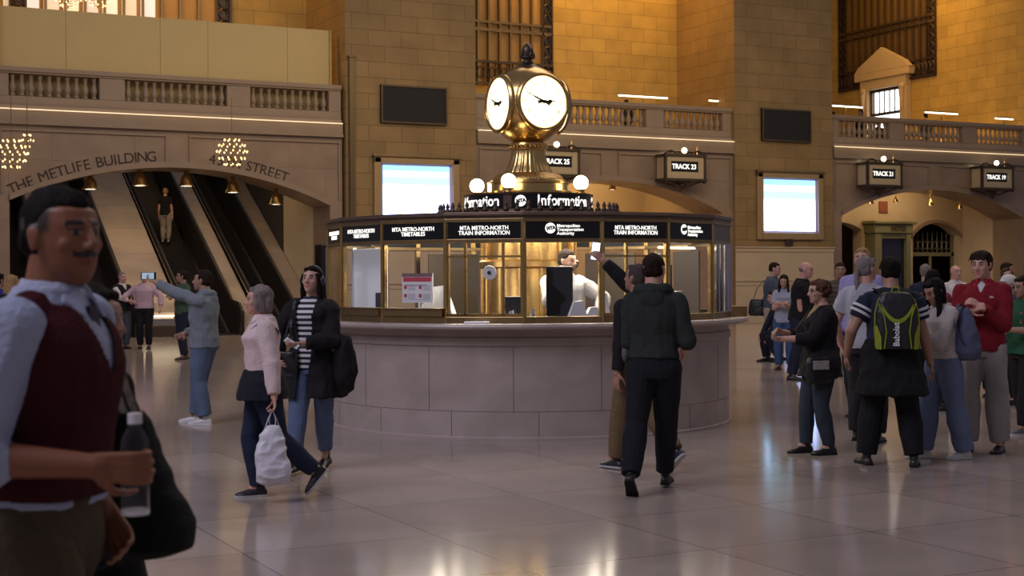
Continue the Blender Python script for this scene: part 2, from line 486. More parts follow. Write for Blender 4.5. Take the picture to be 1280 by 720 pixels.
gallery_window('gallery_window', 'tall bronze window with amber panes above the balcony, just behind the clock', Matrix.Translation((14.0, 28.42, 0)), 3.96, 8.0, 22, 8, .36, 'wpane', band=(9.85,))
gallery_window('gallery_window', 'tall bronze window above the cream hoarding at the upper left', Matrix.Translation((1.6, 28.42, 0)), 6.4, 8.4, 22, 10, .42, 'wpane')
gallery_window('gallery_window', 'tall dark bronze window with close mullions above the pedimented doorway', Matrix.Translation((34.95, 33.2, 0)) @ Matrix.Rotation(-pi/2, 4, 'Z'), 6.0, 9.8, 24, 12, .5, 'dpane', band=(12.1,))
# panes lit by lamps inside the upper left window
for i, (x, wd) in enumerate(((-2.6, .7), (-1.9, .5), (-.6, .5), (.15, .5), (1.3, .55), (2.1, .5))):
    pass
r = empty('lit_panes', 'pale lit window panes glowing above the left end of the cream hoarding', 'window panes', (0, 28.5, 8.6))
for i in range(8):
    x = -1.78+.555*i
    B().box((x, 0, 0), (x+.43, .02, 2.2)).obj('pane', emat('lit_pane', (1, .72+.03*(i % 3), .42+.12*((i*5) % 3)), .75 if i % 2 else .5), r)

# pedimented doorway (faces -x)
D = Matrix.Translation((35, 33.08, 6.15)) @ Matrix.Rotation(-pi/2, 4, 'Z') @ Matrix.Diagonal((1, 1, 1.2, 1))     # local x along +... , -y out of the wall
r = empty('pedimented_doorway', 'pale stone doorway with a triangular pediment and bright glazed door on the balcony', 'doorway'); r.matrix_world = D
b = B()
for s in (-1, 1): b.box((s*1.2-.2, -.3, 0), (s*1.2+.2, 0, 3.15))
b.box((-1.42, -.34, 2.9), (1.42, 0, 3.25))
b.obj('surround', 'dadostone', r, bevel=.02)
B().box((-1.7, -.42, 3.25), (1.7, 0, 3.5)).prism([(-1.75, 3.5), (1.75, 3.5), (1.45, 3.75), (0, 4.35), (-1.45, 3.75)], -.42, -.18).obj('pediment', 'dadostone', r, bevel=.02)
for s in (-1, 1):
    B().cyl((s*1.2, -.36, 2.1), (s*1.2, -.36, 2.75), .05, .13, 10).ell((s*1.2, -.36, 2.85), (.16, .1, .13)).obj('bracket', 'dadostone', r)
b = B()
for s in (-1, 1): b.box((s*.96-.06, -.12, 0), (s*.96+.06, .05, 2.9))
b.box((-.96, -.12, 2.8), (.96, .05, 2.9)); b.box((-.96, -.12, 1.95), (.96, .05, 2.05))
for i in range(6): b.box((-.8+i*.32-.015, -.1, 2.05), (-.8+i*.32+.015, -.04, 2.8))
b.obj('door_frame', 'bronze', r)
B().box((-.9, 0, 0), (.9, .03, 2.8)).obj('daylit_glass', 'day', r)

# balcony line lamps on thin posts
lampspec = [((18.2, 26.2), 1.9, 7.62, 'thin bright tube lamp on a post, on the balcony right of the clock'),
            ((27.0, 26.4), 1.5, 7.75, 'thin bright tube lamp above the balustrade, next to the right pier'),
            ((31.6, 26.4), 1.6, 7.72, 'thin bright tube lamp just right of the pedimented doorway'),
            ((34.3, 25.9), .9, 7.58, 'faint tube lamp on the balcony at the far right edge'),
            ((20.9, 26.0), .35, 7.6, 'very short tube lamp against the right pier, above the balustrade')]
for (x, y), L, z, lab in lampspec:
    r = empty('tube_lamp', lab, 'lamp', (x, y, 6.15), group='balcony tube lamps')
    B().cyl((0, 0, 0), (0, 0, z-6.15), .02, .02, 8).cyl((0, 0, 0), (0, 0, .03), .12, .12, 12).obj('post', 'dbrass', r)
    B().box((-L/2, -.03, z-6.15), (L/2, .03, z-6.1)).obj('housing', 'dbrass', r)
    B().cyl((-L/2, -.02, z-6.17), (L/2, -.02, z-6.17), .028, .028, 8, 2).obj('tube', 'tube', r)

# engraved lettering over the left arch
def arc_text(name, s, label, x_c, z_c, rad, a0, a1, size):
    n = len(s); b = B()
    ws = {'I': .45, ' ': .55, 'L': .85, 'M': 1.25, 'T': .95, 'F': .85, 'E': .9, 'S': .85, 'G': 1.1, 'D': 1.1, 'N': 1.1, 'U': 1.1, 'H': 1.15}
    tot = sum(ws.get(ch, 1) for ch in s); acc = 0
    for ch in s:
        wd = ws.get(ch, 1); a = a0+(a1-a0)*(acc+wd/2)/tot; acc += wd
        if ch == ' ': continue
        me = text_mesh(ch, size, .004)
        p = V((x_c+rad*sin(a), WY+.112, z_c+rad*cos(a)))
        mx = Matrix.Translation(p) @ Matrix.Rotation(a, 4, 'Y') @ Matrix.Rotation(pi/2, 4, 'X')
        b.add([v.co.copy() for v in me.vertices], [tuple(q.vertices) for q in me.polygons], mx)
        # serifs
        if ch in 'THEMLFIBUDNR':
            me2 = B().box((-.16*wd*size*2, -.37*size, -.004), (.16*wd*size*2, -.33*size, .004)) if ch in 'TIFH' else None
            if me2: b.add(me2.v, me2.f, mx)
        bpy.data.meshes.remove(me)
    return tag(b.obj(name, 'letters'), label, 'inscription')
arc_text('inscription', 'THE METLIFE BUILDING', 'engraved words THE METLIFE BUILDING curving over the left of the escalator arch', 2.35, -5.17, 10.17, -.455, -.058, .40)
arc_text('inscription', '45TH STREET', 'engraved words 45TH STREET curving over the right of the escalator arch', 2.35, -5.17, 10.17, .085, .318, .40)

# ---------------------------------------------------------------- escalator hall behind the left arch
xl, xr = 2.35-4.45, 2.35+4.45
e = B(); e.box((xl-.2, WY+1.6, 0), (xl, 40, 8)); e.box((xr, WY+1.6, 0), (xr+.3, 29.5, 5.9))
struct(e.obj('wall_escalator_hall', 'dadostone'))
struct(B().box((xr, 29.5, 0), (xr+.3, 40, 8)).box((xl, 40, 0), (xr+.3, 40.3, 12)).obj('wall_escalator_back', mat('shade_toned_hall_stone', (.035, .03, .026), .8)))  # stone coloured dark to stand for the unlit depth of the hall
E0Y, SL = 26.6, math.tan(radians(30))
def zr(y, add=0): return max(0, (y-E0Y))*SL+add
def ramp(name, x0, x1, add, y0, y1, m, label):
    b = B()
    poly = [(y0, 0), (y0, add*.75), (E0Y+.3, add), (y1, zr(y1, add)), (y1, 0)]
    vs = [(x0, y, z) for y, z in poly]+[(x1, y, z) for y, z in poly]; n = len(poly)
    b.add(vs, [tuple(range(n)), tuple(range(2*n-1, n-1, -1))]+[(i, i+n, (i+1) % n+n, (i+1) % n) for i in range(n)])
    return b.obj(name, m, bevel=.02)
decks = [(-.62, -.15, 'sloping stone deck left of the leftmost escalators'), (1.45, 2.72, 'broad sloping stone deck between the left and middle escalators'),
         (4.42, 4.86, 'narrow sloping stone deck between the middle and right escalators'), (6.25, 6.78, 'sloping stone deck between the right escalator and the hall wall')]
for x0, x1, lab in decks:
    tag(ramp('escalator_deck', x0, x1, .92, 25.9, 37.6, 'ramp', lab), lab, 'deck', 'decks between the escalators')
esc = [(-2.1, -.62, 'leftmost escalator, its dark steps half hidden by the man in the vest'), (-.15, 1.45, 'second escalator from the left, left of the broad stone deck'),
       (2.72, 4.42, 'dark escalator a person in light trousers is riding up'), (4.86, 6.25, 'rightmost dark escalator beside the pale hall wall')]
for x0, x1, lab in esc:
    r = empty('escalator', lab, 'escalator', ((x0+x1)/2, 26, 0), group='escalators under the left arch')
    hw = (x1-x0)/2
    b = B(); n = 52
    for i in range(n):
        y = .7+i*.2; z = max(0, i-1)*.2*SL
        b.box((-hw+.22, y, max(0, z-.3)), (hw-.22, y+.2, z+.02))
    b.box((-hw+.2, -.1, 0), (hw-.2, .7, .03))
    b.obj('steps', 'darkmetal', r)
    for s in (-1, 1):
        x = s*(hw-.13)
        poly = [(-.2, 0), (-.3, .5), (-.1, .85), (.6, .93), (11.2, .93+10.6*SL), (11.2, 10.6*SL-.2), (.7, 0)]
        vs = [(x-.05, y, z) for y, z in poly]+[(x+.05, y, z) for y, z in poly]; m_ = len(poly)
        B().add(vs, [tuple(range(m_)), tuple(range(2*m_-1, m_-1, -1))]+[(i, i+m_, (i+1) % m_+m_, (i+1) % m_) for i in range(m_)]).obj('balustrade', 'darkmetal', r)
        B().tube([(x, 11.2, 10.6*SL+.98), (x, .6, .98), (x, -.1, .9), (x, -.36, .65), (x, -.32, .4)], .04).obj('handrail', 'rubber', r, smooth=True)
        B().tube([(x+s*.09, 11.2, 10.6*SL+.9), (x+s*.09, .6, .9), (x+s*.09, -.1, .8)], .018).obj('edge_strip', 'handrail', r)
# shining newel plate at the foot of the broad deck
r = empty('newel_panel', 'lit metal newel panel at the foot of the broad stone deck', 'panel', (2.1, 25.85, 0))
B().box((-.62, -.06, 0), (.62, .05, .30)).obj('kick_plate', 'bronze', r, bevel=.01)
B().box((-.62, -.06, .32), (.62, .05, .52)).obj('steel_band', mat('brushed_steel', (.5, .48, .45), .25, 1.), r, bevel=.01)
B().box((-.6, -.08, .56), (.6, .0, .60)).obj('light_line', 'tube', r)
# dark notice case on the hall wall
o = tag(B().box((6.55, 25.3, .0), (6.79, 25.86, 2.6)).obj('display_case', 'black', bevel=.02), 'tall dark display case on the wall at the right end of the escalator hall', 'display case')

# pendant lamps in the arches
bell = B().lathe([(.02, .42), (.05, .40), (.06, .30), (.10, .26), (.14, .18), (.15, .10), (.19, .03), (.2, 0), (.17, .0), (.13, .1), (.02, .2)], 16, cap=False)
def pendant(x, y, z, label, grp, s=1., en=0, m='brass', ztop=None):
    r = empty('pendant_lamp', label, 'lamp', (x, y, z), group=grp)
    o = bell.obj('lamp_shade', m, r, smooth=True); o.scale = (s, s, s)
    B().lathe([(.165, .012), (.165, .02), (.01, .03)], 16).obj('lens', 'lampglow', r).scale = (s, s, s)
    B().cyl((0, 0, .40*s), (0, 0, (ztop or z+1)-z), .015, .015, 6).obj('stem', 'dbrass', r)
    if en: light('pendant_light', 'SPOT', (x, y, z-.03), en, (1, .68, .38), .1, target=(x, y, 0), spot=120, blend=.8)
    return r
def soffit(xc, hw, x): 
    rise = .98; R = (hw*hw+rise*rise)/(2*rise); return 4.7-R+sqrt(R*R-min(hw, abs(x-xc))**2)
names = ['far left', 'second', 'third', 'fourth', 'fifth', 'far right']
for i, (px, py) in enumerate([(48, 250), (113, 237), (175, 232.5), (233, 233), (291, 241), (345, 256)]):
    d = r2*(px-640)/FPX-u2*(py-347)/FPX+FW; tt = (WY+.75-CAM.y)/d.y; p = CAM+d*tt
    pendant(p.x, p.y, p.z, 'brass pendant lamp under the escalator arch, %s of the six' % (['leftmost', 'second from the left', 'third from the left', 'third from the right', 'second from the right', 'rightmost'][i]),
            'pendant lamps under the escalator arch', 1.15, 26, ztop=soffit(2.35, 4.45, p.x)+.1)

# ---------------------------------------------------------------- middle arch recess
a, bq = 16.3-4.36, 16.3+4.36
e = B(); e.box((a-.3, WY+1.6, 0), (a, 30, 5.9)); e.box((bq, WY+1.6, 0), (bq+.3, 30, 5.9)); e.box((a-.3, 30, 0), (bq+.3, 30.3, 5.9))
struct(e.obj('wall_middle_recess', 'dadostone'))
for x, y in ((15.2, 27.2), (17.6, 27.2), (19.4, 27.4)):
    pendant(x, y, 4.55, 'small brass lamp in the orange lit vault behind the kiosk, ' + {15.2: 'nearest the clock', 17.6: 'middle one', 19.4: 'nearest the right pier'}[x], 'lamps in the middle vault', .7, 60, 'brass', 5.9)

# ---------------------------------------------------------------- right arch recess
a, bq = 30.15-4.36, 30.15+4.36; RY = 28.3
e = B()
def holed(bb, x0, x1, y, th, ztop, holes):
    xs = x0
    for h0, h1, zs, zc in holes:
        bb.box((xs, y, 0), (h0, y+th, ztop))
        n = 10; c = (h0+h1)/2; hw = (h1-h0)/2; rise = zc-zs; R = (hw*hw+rise*rise)/(2*rise)
        for i in range(n):
            p, q = h0+(h1-h0)*i/n, h0+(h1-h0)*(i+1)/n
            zp, zq = zc-R+sqrt(R*R-(p-c)**2), zc-R+sqrt(R*R-(q-c)**2)
            bb.add([(p, y, zp), (q, y, zq), (q, y, ztop), (p, y, ztop), (p, y+th, zp), (q, y+th, zq), (q, y+th, ztop), (p, y+th, ztop)],
                   [(0, 1, 2, 3), (5, 4, 7, 6), (0, 4, 5, 1), (3, 2, 6, 7)])
        xs = h1
    bb.box((xs, y, 0), (x1, y+th, ztop))
holed(e, a-1, bq+.6, RY, .5, 5.9, [(27.3, 29.35, 3.35, 3.62), (31.9, 34.35, 3.15, 3.65)])
e.box((a-.3, WY+1.6, 0), (a, RY, 5.9)); e.box((bq, WY+1.6, 0), (bq+.4, RY+.2, 5.9))
struct(e.obj('wall_right_recess', 'dadostone'))
struct(B().box((a-1, 34, 0), (42, 34.3, 5.9)).box((41.7, 28.8, 0), (42, 34, 5.9)).box((a-1.2, 28.8, 0), (a-1, 34.3, 5.9)).box((bq+.6, RY+.2, 0), (42, RY+.5, 5.9)).obj('wall_passage_back', mat('passage_wall', (.20, .145, .085), .8, var=.2, vscale=1)))
# archivolt over the doorways
for (h0, h1, zs, zc) in ((31.9, 34.35, 3.15, 3.65),):
    t = B(); c = (h0+h1)/2; hw = (h1-h0)/2; R = (hw*hw+(zc-zs)**2)/(2*(zc-zs))
    pts = [(h0-.08+(h1-h0+.16)*i/12) for i in range(13)]
    for p, q in zip(pts[:-1], pts[1:]):
        zp, zq = [zc-R+sqrt(max(0, R*R-(x-c)**2)) for x in (p, q)]
        t.add([(p, RY-.08, zp), (q, RY-.08, zq), (q, RY-.08, zq+.13), (p, RY-.08, zp+.13), (p, RY, zp), (q, RY, zq), (q, RY, zq+.13), (p, RY, zp+.13)], [(0, 1, 2, 3), (0, 4, 5, 1), (3, 2, 6, 7)])
    struct(t.obj('trim_4', 'trimstone'))
r = empty('door_grille', 'gilt fanlight grille and double door in the arched doorway at the right', 'grille', (33.12, RY+.35, 0))
b = B(); b.box((-1.22, -.04, 2.35), (1.22, .04, 2.5)); b.box((-1.22, -.04, 0), (-1.1, .04, 3.2)); b.box((1.1, -.04, 0), (1.22, .04, 3.2)); b.box((-.05, -.03, 0), (.05, .03, 2.4))
b.obj('frame', 'green_metal', r)
b = B()
for i in range(9):
    x = -1+i*.25
    for q in range(10): b.cyl((x+.11*cos(2*pi*q/10), 0, 2.78+.16*sin(2*pi*q/10)), (x+.11*cos(2*pi*(q+1)/10), 0, 2.78+.16*sin(2*pi*(q+1)/10)), .014, .014, 4)
    b.cyl((x+.125, 0, 2.5), (x+.125, 0, 3.3), .012, .012, 4)
b.obj('fanlight', 'green_metal', r)
# green-gold kiosk
r = empty('ticket_booth', 'green-gold framed booth with a dark window between the two doorways', 'booth', (30.45, RY-.3, 0))
B().box((-.95, -.3, 0), (-.62, .3, 3.2)).box((.62, -.3, 0), (.82, .3, 3.2)).box((-.62, -.25, 0), (.62, .3, .9)).box((-.62, -.25, 3.0), (.62, .3, 3.2)).obj('casing', 'green_metal', r, bevel=.02)
B().box((-1.1, -.42, 3.55), (1.05, .3, 3.68)).box((-1.0, -.34, 3.2), (.9, .3, 3.55)).obj('cornice', 'green_metal', r, bevel=.03)
B().box((-.62, -.12, .9), (.62, -.1, 3.0)).obj('window_pane', mat('dark_glass', (.012, .014, .03), .12), r)
me = text_mesh('NOTES', .24, .004, bold=.006); me.transform(Matrix.Translation((.15, -.36, 3.37)) @ Matrix.Rotation(pi/2, 4, 'X')); new_obj('lettering', me, 'letters', r)
# red plate with number
o = B().box((30.2, RY-.05, 4.0), (30.62, RY, 4.45)).obj('wall_plate', mat('rust_plate', (.22, .06, .03), .6), bevel=.01)
tag(o, 'small square rust red plate on the wall above the green-gold booth', 'plate')
r = empty('track_number', 'small red X mark and number 21 painted beside the left doorway of the right arch', 'sign', (27.6, RY-.01, 3.98))
me = text_mesh('X', .38, .003, bold=.01); me.transform(Matrix.Translation((-.3, 0, 0)) @ Matrix.Rotation(pi/2, 4, 'X')); new_obj('red_mark', me, mat('red_mark', (.35, .08, .06), .6), r)
me = text_mesh('21', .34, .003); me.transform(Matrix.Translation((.35, 0, 0)) @ Matrix.Rotation(pi/2, 4, 'X')); new_obj('number', me, 'trimstone', r)
for i, (x, y, lab) in enumerate(((26.9, 26.9, 'leftmost'), (28.6, 26.9, 'second from the left'), (29.9, 27.0, 'middle one'), (31.6, 27.0, 'second from the right'), (33.1, 27.0, 'rightmost'))):
    pendant(x, y, 4.35-abs(x-30.15)*.07, 'small lamp under the right arch, %s of five' % lab, 'lamps under the right arch', .62, 34, 'brass', 5.9)

# ---------------------------------------------------------------- screens on the piers
def screen(x0, x1, z0, z1, label, cyan):
    r = empty('information_screen', label, 'screen', ((x0+x1)/2, WY, (z0+z1)/2), group='lit screens on the piers')
    w, h = (x1-x0)/2, (z1-z0)/2
    b = B(); d = .10
    b.box((-w-.26, -.12, -h-.26), (-w-.02, -.001, h+.2)); b.box((w+.02, -.12, -h-.26), (w+.26, -.001, h+.2)); b.box((-w-.02, -.12, -h-.26), (w+.02, -.001, -h-.02)); b.box((-w-.26, -.12, h+.02), (w+.26, -.001, h+.2))
    b.obj('frame', mat('gilt_screen_frame', (.42, .30, .15), .45, .4), r, bevel=.03)
    B().box((-w-.29, -.16, h+.2), (w+.29, -.001, h+.28)).obj('cornice', 'dbrass', r, bevel=.02)
    m = bpy.data.materials.new('screen_picture'); t_, n_, l_ = nt(m)
    bs = n_['Principled BSDF']; bs.inputs['Base Color'].default_value = (.02, .02, .02, 1); bs.inputs['Roughness'].default_value = .2
    tc = n_.new('ShaderNodeTexCoord'); sp = n_.new('ShaderNodeSeparateXYZ'); l_.new(tc.outputs['Object'], sp.inputs[0])
    mr = n_.new('ShaderNodeMapRange'); mr.inputs[1].default_value = -h; mr.inputs[2].default_value = h; l_.new(sp.outputs['Z'], mr.inputs[0])
    cr = n_.new('ShaderNodeValToRGB'); cr.color_ramp.interpolation = 'CONSTANT'; E_ = cr.color_ramp.elements
    E_[0].position = 0; E_[0].color = (.40, .52, 1, 1); E_[1].position = .62; E_[1].color = (.10, .30, .36, 1); x_ = E_.new(.76); x_.color = (.16, .29, .33, 1); x_ = E_.new(.88); x_.color = (.07, .22, .33, 1)
    l_.new(mr.outputs[0], cr.inputs[0]); l_.new(cr.outputs[0], bs.inputs['Emission Color']); bs.inputs['Emission Strength'].default_value = 8
    B().box((-w, -.05, -h), (w, -.03, h)).obj('display', m, r)
    b = B(); bz = .035
    b.box((-w-.02, -.055, -h), (-w+bz, -.051, h)); b.box((w-bz*2, -.055, -h), (w+.02, -.051, h)); b.box((-w, -.055, -h-.02), (w, -.051, -h+bz)); b.box((-w, -.055, h-bz), (w, -.051, h+.02))
    b.obj('blue_rim', emat('blue_rim', (.05, .05, .7), .25), r)
screen(8.36, 10.62, 3.42, 4.98, 'bright white-blue screen in a gilt frame on the left pier', 1)
screen(22.25, 24.55, 3.1, 4.92, 'bright white-blue screen in a gilt frame on the right pier', 1)
for x0, x1, z0, z1, lab in ((8.33, 10.47, 6.2, 7.33, 'blank black display panel high on the left pier'), (22.2, 24.27, 6.19, 7.3, 'blank black display panel high on the right pier')):
    r = empty('dark_display', lab, 'display', ((x0+x1)/2, WY, (z0+z1)/2), group='black displays on the piers')
    w, h = (x1-x0)/2, (z1-z0)/2
    B().box((-w, -.1, -h), (w, -.001, h)).obj('panel', 'blackmatte', r, bevel=.01)
    b = B()
    for q in ((-w, -h, -w+.05, h), (w-.05, -h, w, h), (-w+.05, -h, w-.05, -h+.05), (-w+.05, h-.05, w-.05, h)): b.box((q[0], -.13, q[1]), (q[2], -.1, q[3]))
    b.obj('bezel', 'bronze', r)
# little blue label under the screen
o = B().box((23.15, WY-.14, 2.62), (23.45, WY-.1, 2.86)).obj('wall_badge', 'bronze', bevel=.01); tag(o, 'small dark badge on the right pier below the lit screen', 'badge')
# vertical bronze pipe/duct on left pier
tag(B().box((7.34, WY-.13, 2.6), (7.5, WY-.01, 8.05)).box((7.30, WY-.16, 8.05), (7.54, WY-.01, 8.12)).obj('bronze_post', mat('olive_bronze', (.16, .12, .06), .4, .6), bevel=.01), 'tall slim olive bronze post standing along the left edge of the left pier', 'post')

# ---------------------------------------------------------------- gilt track signs
def track_sign(x, zc, label, txt):
    r = empty('track_sign', label, 'sign', (x, WY-.15, zc), group='gilt box signs over the arches')
    g1 = mat('sign_stone_gilt', (.52, .42, .25), .5, .15) if 'sg' not in M else M['sg']; M['sg'] = g1
    w, h, d = .74, .36, .42
    b = B()
    for q in ((-w, -h, -w+.2, h), (w-.2, -h, w, h), (-w+.2, -h, w-.2, -h+.22), (-w+.2, h-.16, w-.2, h)): b.box((q[0], -d, q[1]), (q[2], -d+.1, q[3]))
    b.box((-w, -d+.1, -h), (w, .14, h))
    b.obj('casing', g1, r, bevel=.015)
    B().box((-w+.2, -d+.07, -h+.22), (w-.2, -d+.101, h-.16)).obj('backing', 'black', r)
    me = text_mesh(txt, .22, .004, bold=.004, sx=.95); me.transform(Matrix.Translation((0, -d+.062, .03)) @ Matrix.Rotation(pi/2, 4, 'X')); new_obj('lettering', me, 'signlit', r)
    b = B().box((-w-.07, -d-.06, h), (w+.07, .14, h+.07)).box((-w-.07, -d-.06, -h-.08), (w+.07, .14, -h))
    for sx in (-1, 1):
        b.box((sx*(w+.02)-.04, -d-.03, -h-.14), (sx*(w+.02)+.04, -d+.06, h+.1))
        for q in range(8):
            a0, a1 = pi*q/8, pi*(q+1)/8
            b.cyl((sx*(w*.72)+.18*cos(a0)*sx, -d+.05, h+.07+.12*sin(a0)), (sx*(w*.72)+.18*cos(a1)*sx, -d+.05, h+.07+.12*sin(a1)), .022, .022, 5)
        b.cyl((sx*w, -d+.05, -h-.06), (sx*.1, -d+.12, -h-.26), .03, .03, 6)
    b.obj('scroll_frame', 'bronze', r)
    B().lathe([(.18, 0), (.15, -.08), (.17, -.14), (.08, -.24), (.02, -.34)], 12).obj('finial', 'bronze', r, loc=(0, -.15, -h-.06))
    B().ell((0, 0, 0), (.09, .09, .09)).obj('lamp_globe', 'globe', r, loc=(0, -d+.05, h+.2), smooth=True)
    B().cyl((0, -d+.05, h+.07), (0, -d+.05, h+.13), .05, .04).obj('lamp_collar', 'brass', r)
    b = B().cyl((0, 0, 0), (0, 0, .12), .035, .025).ell((0, 0, .2), (.05, .05, .1)).cyl((0, 0, .28), (0, 0, .36), .02, .004)
    b.obj('gilt_finial', 'brass', r, loc=(w-.06, -.1, h+.06))
    if 'side':
        B().box((w+.001, -.3, -.12), (w+.012, .05, .16)).obj('side_window', 'black', r)
        me = text_mesh('21', .22, .003, bold=.01); me.transform(Matrix.Translation((w+.016, -.13, .02)) @ Matrix.Rotation(pi/2, 4, 'Z') @ Matrix.Rotation(pi/2, 4, 'X')); new_obj('side_lettering', me, 'signlit', r)
track_sign(18.75, 5.14, 'gilt box sign with a small globe on top, hanging left of the right pier', 'TRACK 23')
track_sign(27.15, 5.14, 'gilt box sign with a small globe on top, first right of the right pier', 'TRACK 21')
track_sign(32.55, 5.16, 'gilt box sign with a small globe on top, rightmost of the box signs', 'TRACK 19')
track_sign(14.0, 5.16, 'gilt box sign mostly hidden behind the stem of the clock', 'TRACK 25')

# ---------------------------------------------------------------- bulb chandeliers; those before the wall are added for reflections in its stone
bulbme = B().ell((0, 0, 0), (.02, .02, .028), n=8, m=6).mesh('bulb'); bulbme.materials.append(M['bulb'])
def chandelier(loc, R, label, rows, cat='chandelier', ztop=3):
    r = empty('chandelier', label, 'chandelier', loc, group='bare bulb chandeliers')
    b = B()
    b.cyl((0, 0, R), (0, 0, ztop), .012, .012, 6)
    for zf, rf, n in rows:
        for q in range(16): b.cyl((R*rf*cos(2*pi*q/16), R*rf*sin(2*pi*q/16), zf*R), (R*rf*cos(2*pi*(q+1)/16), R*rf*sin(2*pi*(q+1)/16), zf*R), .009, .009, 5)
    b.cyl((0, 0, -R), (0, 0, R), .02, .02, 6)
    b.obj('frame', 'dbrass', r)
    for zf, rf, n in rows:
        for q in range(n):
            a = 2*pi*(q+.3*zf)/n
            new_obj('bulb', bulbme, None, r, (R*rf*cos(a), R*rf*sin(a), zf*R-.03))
rows = [(.85, .5, 8), (.5, .85, 12), (.1, 1, 14), (-.35, .85, 12), (-.75, .5, 8)]
def at(px, py, y):
    d = r2*(px-640)/FPX-u2*(py-347)/FPX+FW; return CAM+d*((y-CAM.y)/d.y)
chandelier(at(290, 190, 24.2), .42, 'round bare bulb chandelier standing in for a reflection over the words 45TH STREET', rows, ztop=1.5)
chandelier(at(14, 192, 24.2), .42, 'bare bulb chandelier standing in for a reflection at the left edge over THE METLIFE BUILDING', rows, ztop=1.5)
chandelier(at(34, 176, 24.6), .2, 'narrow string of bare bulbs standing in for reflected lamps at the left edge', [(.9, .5, 4), (.2, .8, 5), (-.6, .3, 3), (-1.6, .1, 1)], ztop=1.5)
chandelier(at(660, -22, 27.3), .5, 'large gilt bulb chandelier high in the gallery above the clock', rows)
for px, lab in ((85, 'gilt bulb chandelier glowing behind the hoarding at the upper left, left one'), (122, 'gilt bulb chandelier glowing behind the hoarding at the upper left, right one')):
    chandelier(at(px, -8, 27.6), .42, lab, rows, ztop=5)

# ---------------------------------------------------------------- light
OR = (1, .50, .09)
for c, xo in ((BAYS[0], -1), (BAYS[1], 1.5)):
    light('gallery_light', 'AREA', (c+xo, 26.6, 13.5), 330, OR, 7, 1.2, target=(c+xo, 28.3, 7))
light('gallery_light', 'AREA', (32.0, 30, 14), 330, OR, 6, 6, target=(35, 31, 8))
light('gallery_light', 'AREA', (16, 27.3, 6.4), 60, OR, 6, .5, target=(16.5, 28.5, 11))
light('gallery_light', 'AREA', (30.5, 28, 6.5), 110, OR, 6, .6, target=(35, 30.5, 10))
# daylight from the tall windows high at the hall's sides, and warm chandelier light over the concourse
light('window_daylight', 'AREA', (-18, -8, 17), 2300, (.88, .82, 1), 12, 9, target=(4, 6, 0))
light('hall_light', 'AREA', (12, 5, 19), 1700, (1, .80, .66), 22, 12, target=(8, 3, 0))
light('wall_wash', 'AREA', (14, 17, 9), 420, (1, .72, .36), 30, 2, target=(14, 25.1, 2))

light('vault_light', 'AREA', (15.6, 27.4, 5.2), 110, (1, .62, .26), 1.2, .5, target=(15.6, 30, 3.6))
light('vault_light', 'AREA', (18.0, 27.4, 5.2), 45, (1, .62, .26), .8, .5, target=(18, 30, 3.6))
light('vault_light', 'AREA', (31.2, 26.9, 4.9), 34, (1, .66, .34), 3, .4, target=(31.5, 28.3, 2.8))
light('vault_light', 'AREA', (28.2, 26.9, 4.9), 22, (1, .66, .34), 2, .4, target=(28.4, 28.3, 2.8))
light('escalator_light', 'AREA', (2.4, 28.5, 5.6), 90, (1, .70, .42), 6, 1, target=(2.4, 31, 0))
# ============================================================ information booth and clock
CA = atan2(CAM.y, CAM.x)
def wa(t): return CA+radians(t)            # world angle from the angle seen by the camera (+ = right)
RG = 2.26; NF = 18
kb = empty('information_booth', 'round marble and brass information booth with lit glass windows under the clock', 'booth')
VA = [wa(-1.3+20*k) for k in range(NF)]
def ngon(r, z): return [(r*cos(a), r*sin(a), z) for a in VA]
def band(bb, r0, r1, z0, z1):
    """18-sided ring between radii"""
    a, b_, c, d = ngon(r0, z0), ngon(r1, z0), ngon(r1, z1), ngon(r0, z1); n = NF
    vs = a+b_+c+d
    fs = []
    for i in range(n):
        j = (i+1) % n
        fs += [(i, j, n+j, n+i), (n+i, n+j, 2*n+j, 2*n+i), (2*n+i, 2*n+j, 3*n+j, 3*n+i), (3*n+i, 3*n+j, j, i)]
    return bb.add(vs, fs)
# marble base with bands
B().lathe([(2.0, 0), (2.27, 0), (2.27, .02), (2.25, .03), (2.25, .92), (2.27, .93), (2.27, 1.0), (2.25, 1.02), (2.25, 1.06), (2.3, 1.09), (2.0, 1.09)], 96, cap=False).obj('marble_base', stone('base_slabs', (.40, .325, .305), (.34, .275, .26), 9, .31, .0, .35) if 0 else 'base', kb, auto=True)
g = B()
for k in range(16):                            # slab joints
    a = wa(-4+22.5*k)
    p = V((cos(a), sin(a), 0)); q = V((-sin(a), cos(a), 0))
    for z0, z1, off in ((.03, .28, .11), (.28, .92, 0)):
        a2 = a+off; c = V((cos(a2), sin(a2), 0))*2.2505; tq = V((-sin(a2), cos(a2), 0))*.003
        g.add([c-tq+V((0, 0, z0)), c+tq+V((0, 0, z0)), c+tq+V((0, 0, z1)), c-tq+V((0, 0, z1))], [(0, 1, 2, 3)])
g.lathe([(2.2515, .277), (2.2515, .281)], 96, cap=False)
g.obj('slab_joint', mat('joint', (.14, .11, .10), .8), kb)
B().lathe([(2.1, 1.09), (2.42, 1.09), (2.46, 1.10), (2.47, 1.12), (2.46, 1.145), (2.44, 1.15), (2.1, 1.15)], 96, cap=False).obj('counter', 'base', kb, auto=True)
band(B(), 2.16, 2.285, 1.15, 1.215).obj('sill', 'dbrass', kb, bevel=.006)
b = B(); band(b, 2.2, 2.29, 2.15, 2.185); band(b, 2.2, 2.275, 1.945, 1.985); b.obj('window_rail', 'dbrass', kb, bevel=.004)
